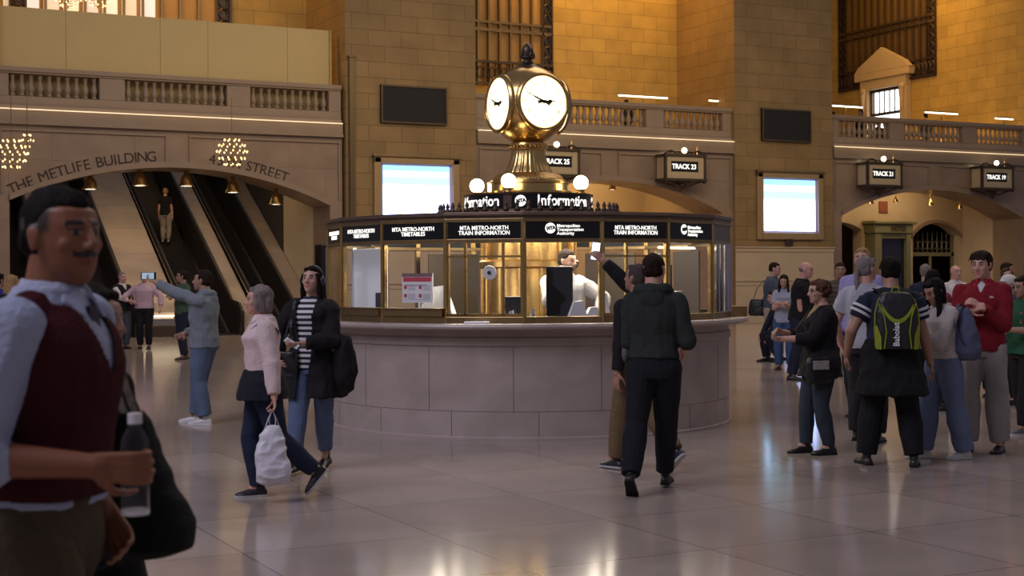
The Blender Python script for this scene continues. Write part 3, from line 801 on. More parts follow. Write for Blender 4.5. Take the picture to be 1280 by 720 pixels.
b = B(); band(b, 2.1, 2.285, 2.185, 2.21); band(b, 2.1, 2.31, 2.21, 2.235); band(b, 2.1, 2.29, 2.235, 2.25); b.obj('cornice', 'bronzewood', kb, bevel=.004)
B().add(ngon(2.15, 2.21)+ngon(2.15, 2.25), [tuple(range(17, -1, -1)), tuple(range(18, 36))]).obj('roof', 'bronzewood', kb)
struct_plat = B().lathe([(2.1, .0), (2.1, .16), (.01, .16)], 48, cap=False).obj('platform', 'bronze', kb)
B().lathe([(2.14, 1.09), (1.72, 1.09), (1.72, 1.06), (2.14, 1.06)], 64, cap=False).obj('inner_desk', mat('desk_laminate', (.10, .075, .06), .5), kb)
B().lathe([(2.0, 2.2), (.7, 2.2)], 36, cap=False).obj('ceiling_panel', emat('booth_ceiling', (1, .9, .74), 2.6), kb)
# the brass core with its stair housing
b = B().lathe([(.52, .16), (.52, 2.2)], 28, cap=False)
for k in range(14):
    a = 2*pi*k/14; b.cyl((.53*cos(a), .53*sin(a), .16), (.53*cos(a), .53*sin(a), 2.2), .02, .02, 6)
b.lathe([(.54, .9), (.56, .92), (.56, .98), (.54, 1.0)], 28, cap=False).lathe([(.54, 1.7), (.57, 1.72), (.57, 1.78), (.54, 1.8)], 28, cap=False)
b.obj('brass_core', 'brass', kb, auto=True)
texts = {-4: ('MTA METRO-NORTH\nTIMETABLES', 0), -3: ('MTA METRO-NORTH\nTIMETABLES', 0), -2: ('MTA METRO-NORTH\nTIMETABLES', 0), -1: ('MTA METRO-NORTH\nTRAIN INFORMATION', 0), 0: ('Metropolitan\nTransportation\nAuthority', 1),
         1: ('MTA METRO-NORTH\nTRAIN INFORMATION', 0), 2: ('Metropolitan\nTransportation\nAuthority', 1)}
W2 = RG*sin(radians(10)); AP = RG*cos(radians(10))
def facet(k):
    a = wa(-1.3+20*k+10)
    return Matrix.Translation((AP*cos(a), AP*sin(a), 0)) @ Matrix.Rotation(a+pi/2, 4, 'Z')
M['signblack'] = mat('sign_black', (.004, .004, .005), .25)
M['signbrown'] = mat('sign_brown', (.10, .07, .05), .35)
def logo(mx, r, parent):
    d = B().lathe([(r, 0), (r, .004), (.001, .004)], 28).mesh('d'); d.transform(mx); o = new_obj('logo', d, 'signlit', parent)
    t = text_mesh('MTA', r*.85, .003, bold=.004, sx=.95); t.transform(mx @ Matrix.Translation((0.005, 0, .008)) @ Matrix.Rotation(.12, 4, 'Z')); new_obj('logo_letters', t, 'signblack', o)
for k in range(NF):
    kk = k if k < 9 else k-18
    F_ = facet(kk)
    nm = 'signblack' if kk in texts or kk not in (3, -5, 6, 9) else 'signbrown'
    sp = B().box((-W2+.022, -.012, 1.985), (W2-.022, .02, 2.15), F_).obj('sign_panel', nm, kb)
    if kk in texts:
        tx, lg = texts[kk]
        if not lg:
            me = text_mesh(tx, .058, .002, bold=.0004, sx=.9 if 'TRAIN' in tx else .95)
            me.transform(F_ @ Matrix.Translation((0, -.0145, 2.066)) @ Matrix.Rotation(pi/2, 4, 'X')); new_obj('lettering', me, 'signlit', sp)
        else:
            me = text_mesh(tx, .044, .002, align='LEFT', bold=.0006)
            me.transform(F_ @ Matrix.Translation((-.06, -.0145, 2.07)) @ Matrix.Rotation(pi/2, 4, 'X')); new_obj('lettering', me, 'signlit', sp)
            logo(F_ @ Matrix.Translation((-.125, -.013, 2.085)) @ Matrix.Rotation(pi/2, 4, 'X'), .052, sp)
    a = VA[k]
    B().cyl((2.27*cos(a), 2.27*sin(a), 1.15), (2.27*cos(a), 2.27*sin(a), 2.19), .017, .017, 8).box((-.02, -.03, 1.15), (.02, .03, 2.19), Matrix.Translation((2.245*cos(a), 2.245*sin(a), 0)) @ Matrix.Rotation(a, 4, 'Z')).obj('post', 'brass', kb)
    B().box((-W2+.03, -.004, 1.215), (W2-.03, .004, 1.945), F_).obj('glass_pane', 'glass', kb)
    if kk in (-4, -3, -2):
        B().box((-W2+.02, -.05, 1.215), (W2-.02, .02, 1.285), F_).box((-W2+.02, -.075, 1.285), (W2-.02, .03, 1.30), F_).obj('low_panel', 'dbrass', kb, bevel=.004)
    if kk in (-1, 1):
        w_ = [-W2+.2, W2-.2] if kk == -1 else [-W2+.28]
        b = B()
        for x in w_: b.box((x-.012, -.02, 1.215), (x+.012, .015, 1.945), F_)
        b.box((-W2+.02, -.02, 1.80), (W2-.02, .015, 1.82), F_).box((-W2+.02, -.02, 1.215), (W2-.02, .015, 1.245), F_)
        b.obj('window_bar', 'brass', kb)
    if kk in (3, -5):
        b = B()
        for x in (-.28, -.1, .1, .25): b.cyl(F_ @ V((x, -.03, 1.22)), F_ @ V((x, -.03, 1.95)), .03, .03, 8)
        b.obj('reflection_tube', mat('reflection_chrome', (.5, .48, .47), .15, 1.), kb)  # upright tubes added to stand in for bright reflections in the glass
    if kk in (5, 7, 9, -6, -8): B().box((-W2+.04, .25, 1.1), (W2-.04, .27, 1.9), F_).obj('back_board', mat('brown_board', (.035, .022, .011), .6), kb)
# drum with the word Information
B().lathe([(.74, 2.25), (.74, 2.29), (.715, 2.30), (.705, 2.34), (.705, 2.36), (.715, 2.365), (.715, 2.51), (.735, 2.515), (.74, 2.53), (.45, 2.545)], 72, cap=False).obj('drum', 'bronzewood', kb, auto=True)
dr = 0
for base in (-6.7, 83.3, 173.3, 263.3):
    seg = B().lathe([(.7165, 2.368), (.7195, 2.368), (.7195, 2.507), (.7165, 2.507)], 40, cap=False, a0=wa(base-8), a1=wa(base+74)).obj('drum_sign', 'signblack', kb)
    s_ = 'Information'; ws = [.32, .62, .36, .68, .40, .98, .62, .38, .30, .66, .60]; tot = sum(ws); acc = 0; b = B()
    for ch, wd in zip(s_, ws):
        t_ = base+14.2+56.5*(acc+wd/2)/tot; acc += wd
        me = text_mesh(ch, .165, .003, bold=.002, sx=.86)
        me.transform(Matrix.Translation((.7225*cos(wa(t_)), .7225*sin(wa(t_)), 2.438)) @ Matrix.Rotation(wa(t_)+pi/2, 4, 'Z') @ Matrix.Rotation(pi/2, 4, 'X'))
        b.add([v.co.copy() for v in me.vertices], [tuple(p.vertices) for p in me.polygons]); bpy.data.meshes.remove(me)
    b.obj('lettering', 'signlit', seg)
    logo(Matrix.Translation((.722*cos(wa(base)), .722*sin(wa(base)), 2.438)) @ Matrix.Rotation(wa(base)+pi/2, 4, 'Z') @ Matrix.Rotation(pi/2, 4, 'X'), .062, seg)
# cresting of little finials on the roof
fm = B().lathe([(.03, 0), (.03, .02), (.012, .03), (.026, .05), (.03, .065), (.012, .08), (.02, .095), (.012, .115), (.002, .13)], 8).mesh('finial'); fm.materials.append(M['bronze'])
fm.polygons.foreach_set('use_smooth', [True]*len(fm.polygons))
for k in range(52):
    a = 2*pi*k/52; new_obj('finial', fm, None, kb, (1.01*cos(a), 1.01*sin(a), 2.25)).scale = (1.2, 1.2, 1.4)
B().lathe([(1.05, 2.25), (1.05, 2.265), (.99, 2.265)], 48, cap=False).obj('finial_kerb', 'bronze', kb)

# ---- things in and on the booth (each its own object)
def fpt(t, r, z=0): return V((r*cos(wa(t)), r*sin(wa(t)), z))
def frot(t): return (0, 0, wa(t)+pi/2)
DZ = 1.09
def monitor(t, r, label, w=.42, h=.34, z=DZ, back=True, yaw=0, m='black'):
    o = empty('monitor', label, 'monitor', fpt(t, r, z), (0, 0, wa(t)+pi/2+yaw))
    B().box((-w/2, -.015, .12), (w/2, .02, .12+h)).obj('screen_housing', m, o, bevel=.008)
    B().box((-w/2+.02, .0205, .14), (w/2-.02, .024, .10+h)).obj('screen', emat('monitor_screen', (.5, .6, .8), .5), o)
    B().box((-.03, -.04, .01), (.03, -.012, .26)).obj('neck', m, o)
    B().box((-.11, -.09, 0), (.11, .09, .014)).obj('foot', m, o, bevel=.004)
    return o
monitor(9.2, 1.93, 'black monitor seen from behind in front of the clerk in the white shirt', .27, .50, yaw=-.12)
monitor(-4.5, 1.9, 'small dark monitor left of the clerk, next to the water bottle', .20, .20)
monitor(51, 1.8, 'tall dark monitor at the right end of the booth below a pale note', .40, .55, z=1.06)
monitor(-51.5, 2.0, 'small dark computer screen in front of the white display board', .16, .24)
o = empty('computer_tower', 'white upright computer case behind the right booth window', 'computer', fpt(46.8, 2.02, DZ), frot(46.8))
B().box((-.055, -.12, 0), (.055, .15, .36)).obj('case', 'white', o, bevel=.008); B().lathe([(.03, 0), (.03, .006), (.001, .006)], 16, Matrix.Translation((0, -.121, .06)) @ Matrix.Rotation(pi/2, 4, 'X')).obj('speaker_hole', 'black', o)
tag(B().box((-.045, -.02, .0), (.05, -.015, .12)).obj('sticky_note', 'paper', loc=fpt(46.5, 1.84, 1.74), rot=(0, .1, wa(46)+pi/2)), 'pale paper note above the dark monitor in the right booth window', 'note')
def papers(t, r, w, h, label, z=DZ, n=1):
    b = B(); 
    for i in range(n): b.box((-w/2+random.uniform(-.01, .01), -.1, i*.012), (w/2+random.uniform(-.01, .01), .1, i*.012+.01))
    b.prism([(-w/2, n*.012), (w/2, n*.012), (w*.2, n*.012+h), (-w*.15, n*.012+h*.95)], -.02, .05)
    return tag(b.obj('paper_stack', 'paper', loc=fpt(t, r, z), rot=frot(t)), label, 'papers')
papers(13.8, 2.04, .25, .24, 'tent of white paper on the desk in front of the clerk', n=3)
papers(18.3, 2.04, .20, .14, 'low crumpled pile of white papers beside the paper tent at the clerk desk', n=6)
papers(-31, 1.86, .50, .36, 'low white paper pile behind the red headed notice', n=6)
papers(24, 1.85, .18, .3, 'tall sheaf of white papers behind the window with the raised telephone', n=4)
papers(-5.0, 2.08, .10, .16, 'slim white leaflet holder at the edge of the clerk window', n=2)
o = empty('water_bottle', 'clear plastic water bottle standing inside the booth window left of the clerk', 'bottle', fpt(1.0, 2.08, DZ))
B().lathe([(.03, 0), (.033, .01), (.033, .10), (.03, .13), (.014, .165), (.014, .18)], 14).obj('bottle_body', mat('bottle_plastic', (.6, .66, .7), .15), o, smooth=True)
B().lathe([(.016, .18), (.016, .2), (.001, .2)], 12).obj('cap', 'white', o)
# white display board
o = empty('display_board', 'tall white blank display board behind the second booth window from the left', 'board', fpt(-60, 1.95, DZ), frot(-55))
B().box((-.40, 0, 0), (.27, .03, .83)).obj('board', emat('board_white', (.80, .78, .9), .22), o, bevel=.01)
B().box((-.42, -.01, 0), (-.40, .04, .85)).box((.27, -.01, 0), (.29, .04, .85)).obj('frame', 'white', o)
# red headed notice on a stand
o = empty('notice', 'white notice with a red heading on a small stand in the booth window', 'notice', fpt(-33, 2.08, DZ+.10), (0, 0, wa(-31)+pi/2))
B().box((-.09, -.06, -.10), (.09, .1, 0)).obj('stand_block', 'white', o, bevel=.006)
B().box((-.19, -.006, .16), (.19, .006, .46)).obj('sheet', 'paper', o)
B().box((-.19, -.009, .425), (.19, -.006, .46)).obj('grey_heading', mat('dark_heading', (.18, .12, .13), .6), o)
B().box((-.175, -.009, .375), (.175, -.006, .42)).obj('red_heading', 'red', o)
b = B(); c_ = B()
for x in (-.165, .02):
    for z in (.30, .215): 
        b.box((x, -.009, z), (x+.035, -.006, z+.035))
        for q in range(4): c_.box((x+.05, -.008, z+.03-q*.014), (x+.14, -.006, z+.036-q*.014))
b.obj('red_mark', 'red', o)
for q in range(3): c_.box((-.16, -.008, .345-q*.008), (.12, -.006, .349-q*.008)); 
c_.box((-.16, -.008, .19), (.16, -.006, .194)); c_.obj('text_lines', 'greyprint', o)
B().cyl((0, .02, 0), (0, .02, .2), .012).box((-.08, -.05, 0), (.08, .09, .012)).obj('stand', 'white', o)
# round talk-through disc on its stem
o = empty('speech_disc', 'round pale speech disc on a thin stem in the brass barred booth window', 'intercom', fpt(-10.5, 2.12, DZ), frot(-10.5))
B().lathe([(.068, -.012), (.072, 0), (.068, .012), (.02, .016)], 28, Matrix.Translation((0, -.02, .56)) @ Matrix.Rotation(pi/2, 4, 'X')).obj('disc', 'white', o)
B().lathe([(.02, 0), (.018, .01), (.001, .012)], 16, Matrix.Translation((0, -.036, .56)) @ Matrix.Rotation(pi/2, 4, 'X')).obj('hub', 'black', o)
B().cyl((0, -.02, .0), (0, -.02, .5), .008).obj('stem', 'brass', o)
tag(B().box((-.12, -.05, 0), (.12, .05, .022)).obj('leaflet_stack', 'paper', loc=fpt(-12.5, 2.36, 1.15), rot=frot(-12), bevel=.004), 'pale leaflets lying on the marble counter under the speech disc', 'leaflets')
o = tag(B().box((-.16, -.12, 0), (.16, .12, .12)).obj('brass_box', 'dbrass', loc=fpt(86, 2.33, 1.15), rot=frot(86), bevel=.008), 'low brass box on the counter at the right end of the booth', 'box')
tag(B().ell((0, 0, .05), (.10, .07, .05)).ell((.03, 0, .09), (.05, .05, .03)).obj('snack_bag', mat('yellow_snack', (.75, .6, .12), .5), loc=fpt(39.5, 1.95, DZ), smooth=True), 'yellow crinkled bag on the desk behind the right booth windows', 'bag')
# strip light in the right-hand windows
tag(B().cyl((-.32, 0, 0), (.32, 0, 0), .012, n=8, caps=2).obj('strip_light', 'tube', loc=fpt(49, 2.05, 1.90), rot=frot(49)), 'thin white strip light at the top of the right booth window', 'light')
for k, (t_, e_) in enumerate(((-45, 22), (-10, 20), (20, 18), (55, 18), (140, 16), (-130, 16))):
    p = fpt(t_, 1.45, 2.13); light('booth_light', 'AREA', p, e_, (1, .86, .66), .5, target=(p.x, p.y, 0))

# ---- clock
ck = empty('four_faced_clock', 'brass four-faced ball clock with glowing dials on top of the information booth', 'clock', (0, 0, 2.545))
Z0 = 2.545
b = B().lathe([(.50, 0), (.50, .025), (.45, .03), (.445, .105), (.47, .115), (.465, .135), (.43, .14)], 48, cap=False)
b.obj('plinth', 'brass', ck, auto=True)
prof = [(.43, .14), (.435, .15), (.40, .18), (.37, .215), (.31, .235), (.275, .24)]
rings = []
for r_, z in prof: rings.append([(r_*(1+.012*sin(14*a)*sin(9*z*8))*cos(a), r_*(1+.012*sin(14*a))*sin(a), z) for a in [2*pi*i/96 for i in range(96)]])
B().loft(rings, closed=False).obj('ornate_band', mat('chased_brass', (.5, .34, .14), .32, 1., var=.3, vscale=30, bump=.6, bscale=45), ck, smooth=True)
rings = []
for r_, z in [(.27, .24), (.262, .26), (.24, .30), (.215, .36), (.197, .42), (.188, .47), (.186, .50)]:
    rings.append([(r_*(1+.045*abs(sin(14*a)))*cos(a), r_*(1+.045*abs(sin(14*a)))*sin(a), z) for a in [2*pi*i/140 for i in range(140)]])
B().loft(rings, closed=False).obj('fluted_stem', 'brass', ck, smooth=True)
b = B().lathe([(.19, .495), (.215, .50), (.22, .52), (.20, .535), (.215, .55), (.21, .575), (.18, .59), (.165, .60), (.20, .615), (.24, .64), (.22, .66)], 48, cap=False)
for k in range(26):
    a = 2*pi*k/26; b.ell((.212*cos(a), .212*sin(a), .54), (.017, .017, .017), n=8, m=6)
b.obj('neck', 'brass', ck, auto=True)
CZ = 3.56-Z0; RB = .468; DF = .362
vs = []; fs = []; nu, nv = 96, 64
for j in range(nv+1):
    th = pi*j/nv
    for i in range(nu):
        ph = 2*pi*i/nu; p = V((RB*sin(th)*cos(ph), RB*sin(th)*sin(ph), RB*cos(th)*.96))
        for n_ in ((1, 0), (-1, 0), (0, 1), (0, -1)):
            e_ = p.x*n_[0]+p.y*n_[1]
            if e_ > DF: p.x -= n_[0]*(e_-DF); p.y -= n_[1]*(e_-DF)
        vs.append(p+V((0, 0, CZ)))
for j in range(nv):
    for i in range(nu): fs.append((j*nu+i, j*nu+(i+1) % nu, (j+1)*nu+(i+1) % nu, (j+1)*nu+i))
B().add(vs, fs).obj('ball', 'brass', ck, auto=True)
B().lathe([(.17, .418), (.15, .43), (.11, .445), (.10, .46), (.06, .465)], 40, Matrix.Translation((0, 0, CZ)), cap=False).obj('cap', 'bronze', ck, smooth=True)
b = B().lathe([(.06, .45), (.05, .475), (.075, .485), (.05, .50), (.045, .52), (.085, .535), (.09, .55), (.065, .56), (.06, .58), (.07, .61), (.062, .65), (.035, .69), (.004, .715)], 20, Matrix.Translation((0, 0, CZ)))
for k in range(8):
    a = 2*pi*k/8; b.ell((.075*cos(a), .075*sin(a), CZ+.565), (.018, .018, .035), n=6, m=5)
b.obj('acorn_finial', 'bronze', ck, smooth=True)
M['handblack'] = mat('hand_black', (.004, .003, .003), .6)
M['numeral'] = mat('numeral_gold', (.30, .17, .04), .6)
for q, a in enumerate((-pi/2, pi, 0, pi/2)):
    mx = Matrix.Translation((0, 0, CZ)) @ Matrix.Rotation(a+pi/2, 4, 'Z') @ Matrix.Translation((0, -DF, 0)) @ Matrix.Rotation(pi/2, 4, 'X')     # local: x right, y up, z out
    B().lathe([(.283, .0), (.288, .014), (.001, .026)], 64, mx, cap=False).obj('dial', 'face', ck, smooth=True)
    B().lathe([(.284, 0), (.287, .022), (.30, .034), (.318, .03), (.325, .01), (.335, .004), (.335, -.02)], 72, mx, cap=False).obj('bezel', 'brass', ck, smooth=True)
    b = B()
    for i in range(60):
        t_ = 2*pi*i/60; s_ = .006 if i % 5 else .009
        b.box((-s_/2, .262, .0185), (s_/2, .275, .021), mx @ Matrix.Rotation(-t_, 4, 'Z'))
    b.obj('minute_track', 'numeral', ck)
    b = B()
    for h_ in range(1, 13):
        t_ = 2*pi*h_/12; me = text_mesh(str(h_), .078, .001, sx=.8)
        mm = mx @ Matrix.Translation((.215*sin(t_), .215*cos(t_), .0215)); b.add([v.co.copy() for v in me.vertices], [tuple(p.vertices) for p in me.polygons], mm); bpy.data.meshes.remove(me)
    b.obj('numerals', 'numeral', ck)
    for nm, ang, L, wd in (('minute_hand', radians(294), .245, .016), ('hour_hand', radians(86), .175, .02)):
        hm = mx @ Matrix.Rotation(-ang, 4, 'Z')
        pts = [(-wd*.4, -.075), (-wd*1.5, -.10), (-wd*.8, -.06), (-wd*.45, -.02), (-wd*.9, .02), (-wd*.55, L*.3), (-wd*1.3 if 'hour' in nm else -wd*.6, L*.45), (-wd*.3, L*.62), (-.002, L), (.002, L), (wd*.3, L*.62), (wd*1.3 if 'hour' in nm else wd*.6, L*.45), (wd*.55, L*.3), (wd*.9, .02), (wd*.45, -.02), (wd*.8, -.06), (wd*1.5, -.10), (wd*.4, -.075)]
        z0 = .031 if 'minute' in nm else .027; n = len(pts)
        b = B(); b.add([(x, y, z0) for x, y in pts]+[(x, y, z0+.004) for x, y in pts], [tuple(range(n-1, -1, -1)), tuple(range(n, 2*n))]+[(i, (i+1) % n, (i+1) % n+n, i+n) for i in range(n)], hm)
        b.obj(nm, 'handblack', ck)
    B().lathe([(.02, .026), (.02, .037), (.001, .038)], 16, mx).obj('hub', 'handblack', ck)
for i, t_ in enumerate((-20, 70, 160, -110)):
    o = empty('globe_lamp', ['white glowing globe lamp in the middle, right below the clock stem', 'white glowing globe lamp at the right end of the booth drum', 'glowing globe lamp at the far side of the drum, behind the clock', 'white glowing globe lamp at the left end of the booth drum'][i], 'lamp', fpt(t_, .63, 2.535), group='globe lamps on the booth drum')
    B().lathe([(.055, 0), (.06, .01), (.035, .02), (.035, .035), (.055, .042), (.055, .05), (.02, .05)], 20).obj('collar', 'brass', o, smooth=True)
    B().ell((0, 0, .125), (.084, .084, .084), n=28, m=18).obj('globe', 'globe', o, smooth=True)
o = empty('candle_lamp', 'small bright lamp on the drum between the left and middle globes', 'lamp', fpt(-52, .55, 2.54))
B().cyl((0, 0, 0), (0, 0, .1), .022, .022, 10, 2).obj('bulb', 'bulbdim', o); B().cyl((0, 0, 0), (0, 0, .015), .03, .03).obj('collar', 'brass', o)
# ============================================================ people
def bone(a, b, l1, l2, hint):
    """two-bone limb: returns middle joint and reached end"""
    a = V(a); b = V(b); d = b-a; L = d.length
    if L > (l1+l2)*.999: d = d*((l1+l2)*.999/L); b = a+d; L = d.length
    L = max(L, abs(l1-l2)+.01)
    u = d.normalized(); x = (l1*l1-l2*l2+L*L)/(2*L); h_ = sqrt(max(0, l1*l1-x*x))
    hv = V(hint); hv = hv-u*hv.dot(u)
    hv = hv.normalized() if hv.length > 1e-4 else V((0, 1, 0))
    return a+u*x+hv*h_, b

SKIN = {'light': (.50, .30, .22), 'pink': (.55, .30, .23), 'tan': (.36, .20, .13), 'brown': (.24, .09, .04), 'pale': (.58, .38, .30)}
HAIRC = {'black': (.010, .008, .007), 'dark': (.022, .014, .010), 'brown': (.07, .04, .022), 'grey': (.20, .17, .16), 'blond': (.30, .19, .09), 'auburn': (.085, .040, .024), 'bald': (.3, .22, .18), 'darkgrey': (.06, .05, .045)}
mb = bpy.data.materials.new('skin'); t_, n_, l_ = nt(mb); at_ = n_.new('ShaderNodeAttribute'); at_.attribute_name = 'Col'
l_.new(at_.outputs['Color'], n_['Principled BSDF'].inputs['Base Color']); n_['Principled BSDF'].inputs['Roughness'].default_value = .5
n_['Principled BSDF'].inputs['Subsurface Weight'].default_value = 0
M['skin'] = mb
_cm = {}
def cloth(c, kind='plain'):
    k = (tuple(c), kind)
    if k in _cm: return _cm[k]
    if kind == 'plain': m = mat('fabric', c, .85, bump=.35, bscale=70, var=.12, vscale=12, spec=.25)
    elif kind == 'denim': m = mat('denim', c, .85, bump=.3, bscale=120, var=.28, vscale=9, spec=.2)
    elif kind == 'knit': m = mat('knit', c, .95, bump=.6, bscale=110, var=.12, vscale=20, spec=.1)
    elif kind == 'shiny': m = mat('nylon', c, .42, bump=.35, bscale=30, var=.1, spec=.5)
    elif kind == 'leather': m = mat('leather', c, .38, bump=.2, bscale=50, spec=.5)
    elif kind == 'hair':
        m = mat('hair', c, .7, spec=.08); t, n, l = nt(m); b = n['Principled BSDF']
        tc = n.new('ShaderNodeTexCoord'); mp = n.new('ShaderNodeMapping'); mp.inputs['Scale'].default_value = (60, 60, 8)
        ns = n.new('ShaderNodeTexNoise'); ns.inputs['Scale'].default_value = 1.5; ns.inputs['Detail'].default_value = 3
        l.new(tc.outputs['Object'], mp.inputs[0]); l.new(mp.outputs[0], ns.inputs['Vector'])
        mx = n.new('ShaderNodeMix'); mx.data_type = 'RGBA'; mx.inputs[6].default_value = (*[x*.55 for x in c], 1); mx.inputs[7].default_value = (*[min(1, x*1.5) for x in c], 1)
        l.new(ns.outputs['Fac'], mx.inputs[0]); l.new(mx.outputs[2], b.inputs['Base Color'])
        bp = n.new('ShaderNodeBump'); bp.inputs['Strength'].default_value = .7; bp.inputs['Distance'].default_value = .01; l.new(ns.outputs['Fac'], bp.inputs['Height']); l.new(bp.outputs[0], b.inputs['Normal'])
    elif kind in ('stripes', 'check'):
        m = mat('striped_jersey', c, .85); t, n, l = nt(m); b = n['Principled BSDF']
        tc = n.new('ShaderNodeTexCoord'); sp = n.new('ShaderNodeSeparateXYZ'); l.new(tc.outputs['Object'], sp.inputs[0])
        mu = n.new('ShaderNodeMath'); mu.operation = 'MULTIPLY'; mu.inputs[1].default_value = 22 if kind == 'stripes' else 14; l.new(sp.outputs['Z'], mu.inputs[0])
        fr = n.new('ShaderNodeMath'); fr.operation = 'FRACT'; l.new(mu.outputs[0], fr.inputs[0])
        gt = n.new('ShaderNodeMath'); gt.operation = 'GREATER_THAN'; gt.inputs[1].default_value = .5; l.new(fr.outputs[0], gt.inputs[0])
        mx = n.new('ShaderNodeMix'); mx.data_type = 'RGBA'; mx.inputs[6].default_value = (*c, 1); mx.inputs[7].default_value = (.012, .013, .022, 1) if kind == 'stripes' else (*[x*.6 for x in c], 1)
        l.new(gt.outputs[0], mx.inputs[0]); l.new(mx.outputs[2], b.inputs['Base Color'])
    _cm[k] = m
    return m

def ring(c, rx, ry, R, n=20, p=2.3):
    out = []
    for i in range(n):
        a = 2*pi*i/n; ca, sa = cos(a), sin(a)
        q = (abs(ca)**p+abs(sa)**p)**(-1/p)
        out.append(c+R@V((rx*ca*q, ry*sa*q, 0)))
    return out

class Person:
    def __init__(s, label, pos, h=1.75, face=0, group=None, sex='m', fat=1., skin='light', lean=0, twist=0, side=0,
                 footL=(-.10, 0, 0, 0), footR=(.10, 0, 0, 0), handL=None, handR=None, elbL=(-.6, -.6, -.3), elbR=(.6, -.6, -.3),
                 head=(0, 0, 0), vox=.011, hip=None, curlL=.5, curlR=.5, palmL=(1, 0, 0), palmR=(-1, 0, 0), neck=.9, kneeL=(-.08, 1, 0), kneeR=(.08, 1, 0), toe=0, shw=1., fd=None):
        s.h = h; s.vox = vox; s.skin = SKIN[skin]; s.sex = sex; s.fat = fat
        ang = radians(face); d = -FW*cos(ang)+RT*sin(ang)
        s.root = empty('person', label, 'person', pos, (0, 0, atan2(d.y, d.x)-pi/2), group)
        H_ = h; s.R = Matrix.Rotation(radians(twist), 3, 'Z') @ Matrix.Rotation(radians(-lean), 3, 'X') @ Matrix.Rotation(radians(side), 3, 'Y')
        s.pel = V((0, 0, (.515 if hip is None else hip)*H_)) if not isinstance(hip, tuple) else V(hip)
        s.hipw = (.052 if sex == 'm' else .054)*H_
        s.shw = (.100 if sex == 'm' else .088)*H_*shw
        T = lambda x, y, z: s.pel+s.R@V((x*H_, y*H_, (z-.515)*H_))
        s.T = T
        s.leg = []; s.foot = []
        for sg, ft, kn in ((-1, footL, kneeL), (1, footR, kneeR)):
            hp = s.pel+V((sg*s.hipw, 0, -.005*H_))
            an = V((ft[0]+sg*0, ft[1], ft[2]+.048*H_))
            k, a = bone(hp, an, .237*H_, .232*H_, kn)
            s.leg.append((hp, k, a)); s.foot.append((a, ft[3], ft[4] if len(ft) > 4 else sg*toe))
        s.arm = []
        for sg, hd, el in ((-1, handL, elbL), (1, handR, elbR)):
            sh = s.pel+s.R@V((sg*s.shw, -.004*H_, (.790-.515)*H_))
            if hd is None: hd = s.pel+s.R@V((sg*(s.shw+.035*H_), .02*H_, -.035*H_))
            e, wv = bone(sh, hd, .168*H_, .146*H_, el)
            s.arm.append((sh, e, wv))
        s.hr = Euler((radians(head[1]), radians(head[2]), radians(head[0])), 'XYZ').to_matrix() @ Matrix.Rotation(radians(twist), 3, 'Z')
        s.nb = T(0, -.008, .838)
        s.hc = s.nb+(s.R@V((0, .012, .02)))*H_*neck+s.hr@V((0, .012*H_, .072*H_*neck))
        s.u = .131*H_
        s.body(curlL, curlR, V(palmL), V(palmR), fd or {})
    def hp(s, x, y, z): return s.hc+s.hr@(V((x, y, z))*s.u)
    def torso(s, b, ease=0., zt=.845, zb=.47, fl=0., belly=0.):
        H_ = s.h; f_ = s.fat; m = s.sex == 'm'
        st = [(.30, .1, .09, 0), (.40, .098, .082, 0), (.47, .094, .068, 0), (.50, .098, .070, 0), (.55, .094 if m else .098, .066, 0), (.60, .086 if m else .082, .060, .002), (.65, .086 if m else .078, .060, .004), (.70, .092 if m else .083, .066 if m else .064, .004), (.75, .098 if m else .086, .068 if m else .072, .004 if m else .008),
              (.78, .098 if m else .086, .062, 0), (.80, .086 if m else .074, .054, -.004), (.818, .060 if m else .052, .046, -.008), (.835, .042, .038, -.01), (.86, .033, .033, -.008)]
        rs = []
        zs = [x for x in st if zb <= x[0] <= zt]
        def itp(z):
            for a, c in zip(st[:-1], st[1:]):
                if a[0] <= z <= c[0]:
                    t = (z-a[0])/(c[0]-a[0]); return tuple(a[i]+(c[i]-a[i])*t for i in range(4))
            return st[-1]
        zl = sorted(set([zb]+[x[0] for x in zs]+[zt]))
        for z in zl:
            _, rx, ry, cy = itp(z)
            k = f_ if z < .76 else 1+(f_-1)*.5
            e = ease+fl*max(0, (.6-z))/.2
            cb = belly*max(0, 1-abs(z-.6)/.12)
            RR = s.R
            rs.append(ring(s.T(0, cy+cb*.5, z) if z > .5 else s.pel+V((0, cy*H_, (z-.515)*H_)), rx*H_*k+e, (ry*k+cb*.5)*H_+e, RR if z > .5 else Matrix.Identity(3)))
        b.loft(rs)
    def arms(s, b, ease=0., part=1., k=1., hem=False):
        H_ = s.h; f_ = 1+(s.fat-1)*.5
        for (sh, e, wv) in s.arm:
            if part <= 0: continue
            u_ = min(1, part*2); e1 = sh+(e-sh)*u_
            b.cyl(sh, e1, (.031*H_*f_+ease)*k, ((.031-.006*u_)*H_*f_+ease)*k+(.004 if u_ < 1 else 0), 14, 4 if u_ == 1 else 0)
            if part > .5:
                q = (part-.5)*2; w2 = e+(wv-e)*q
                b.cyl(e, w2, (.027*H_*f_+ease)*k, (.027-.010*q)*H_*f_+ease*(1.1 if hem else 1), 14, 3 if q < .2 else 0)
                b.ell(e, ((.027*H_*f_+ease)*k,)*3, n=12, m=8)
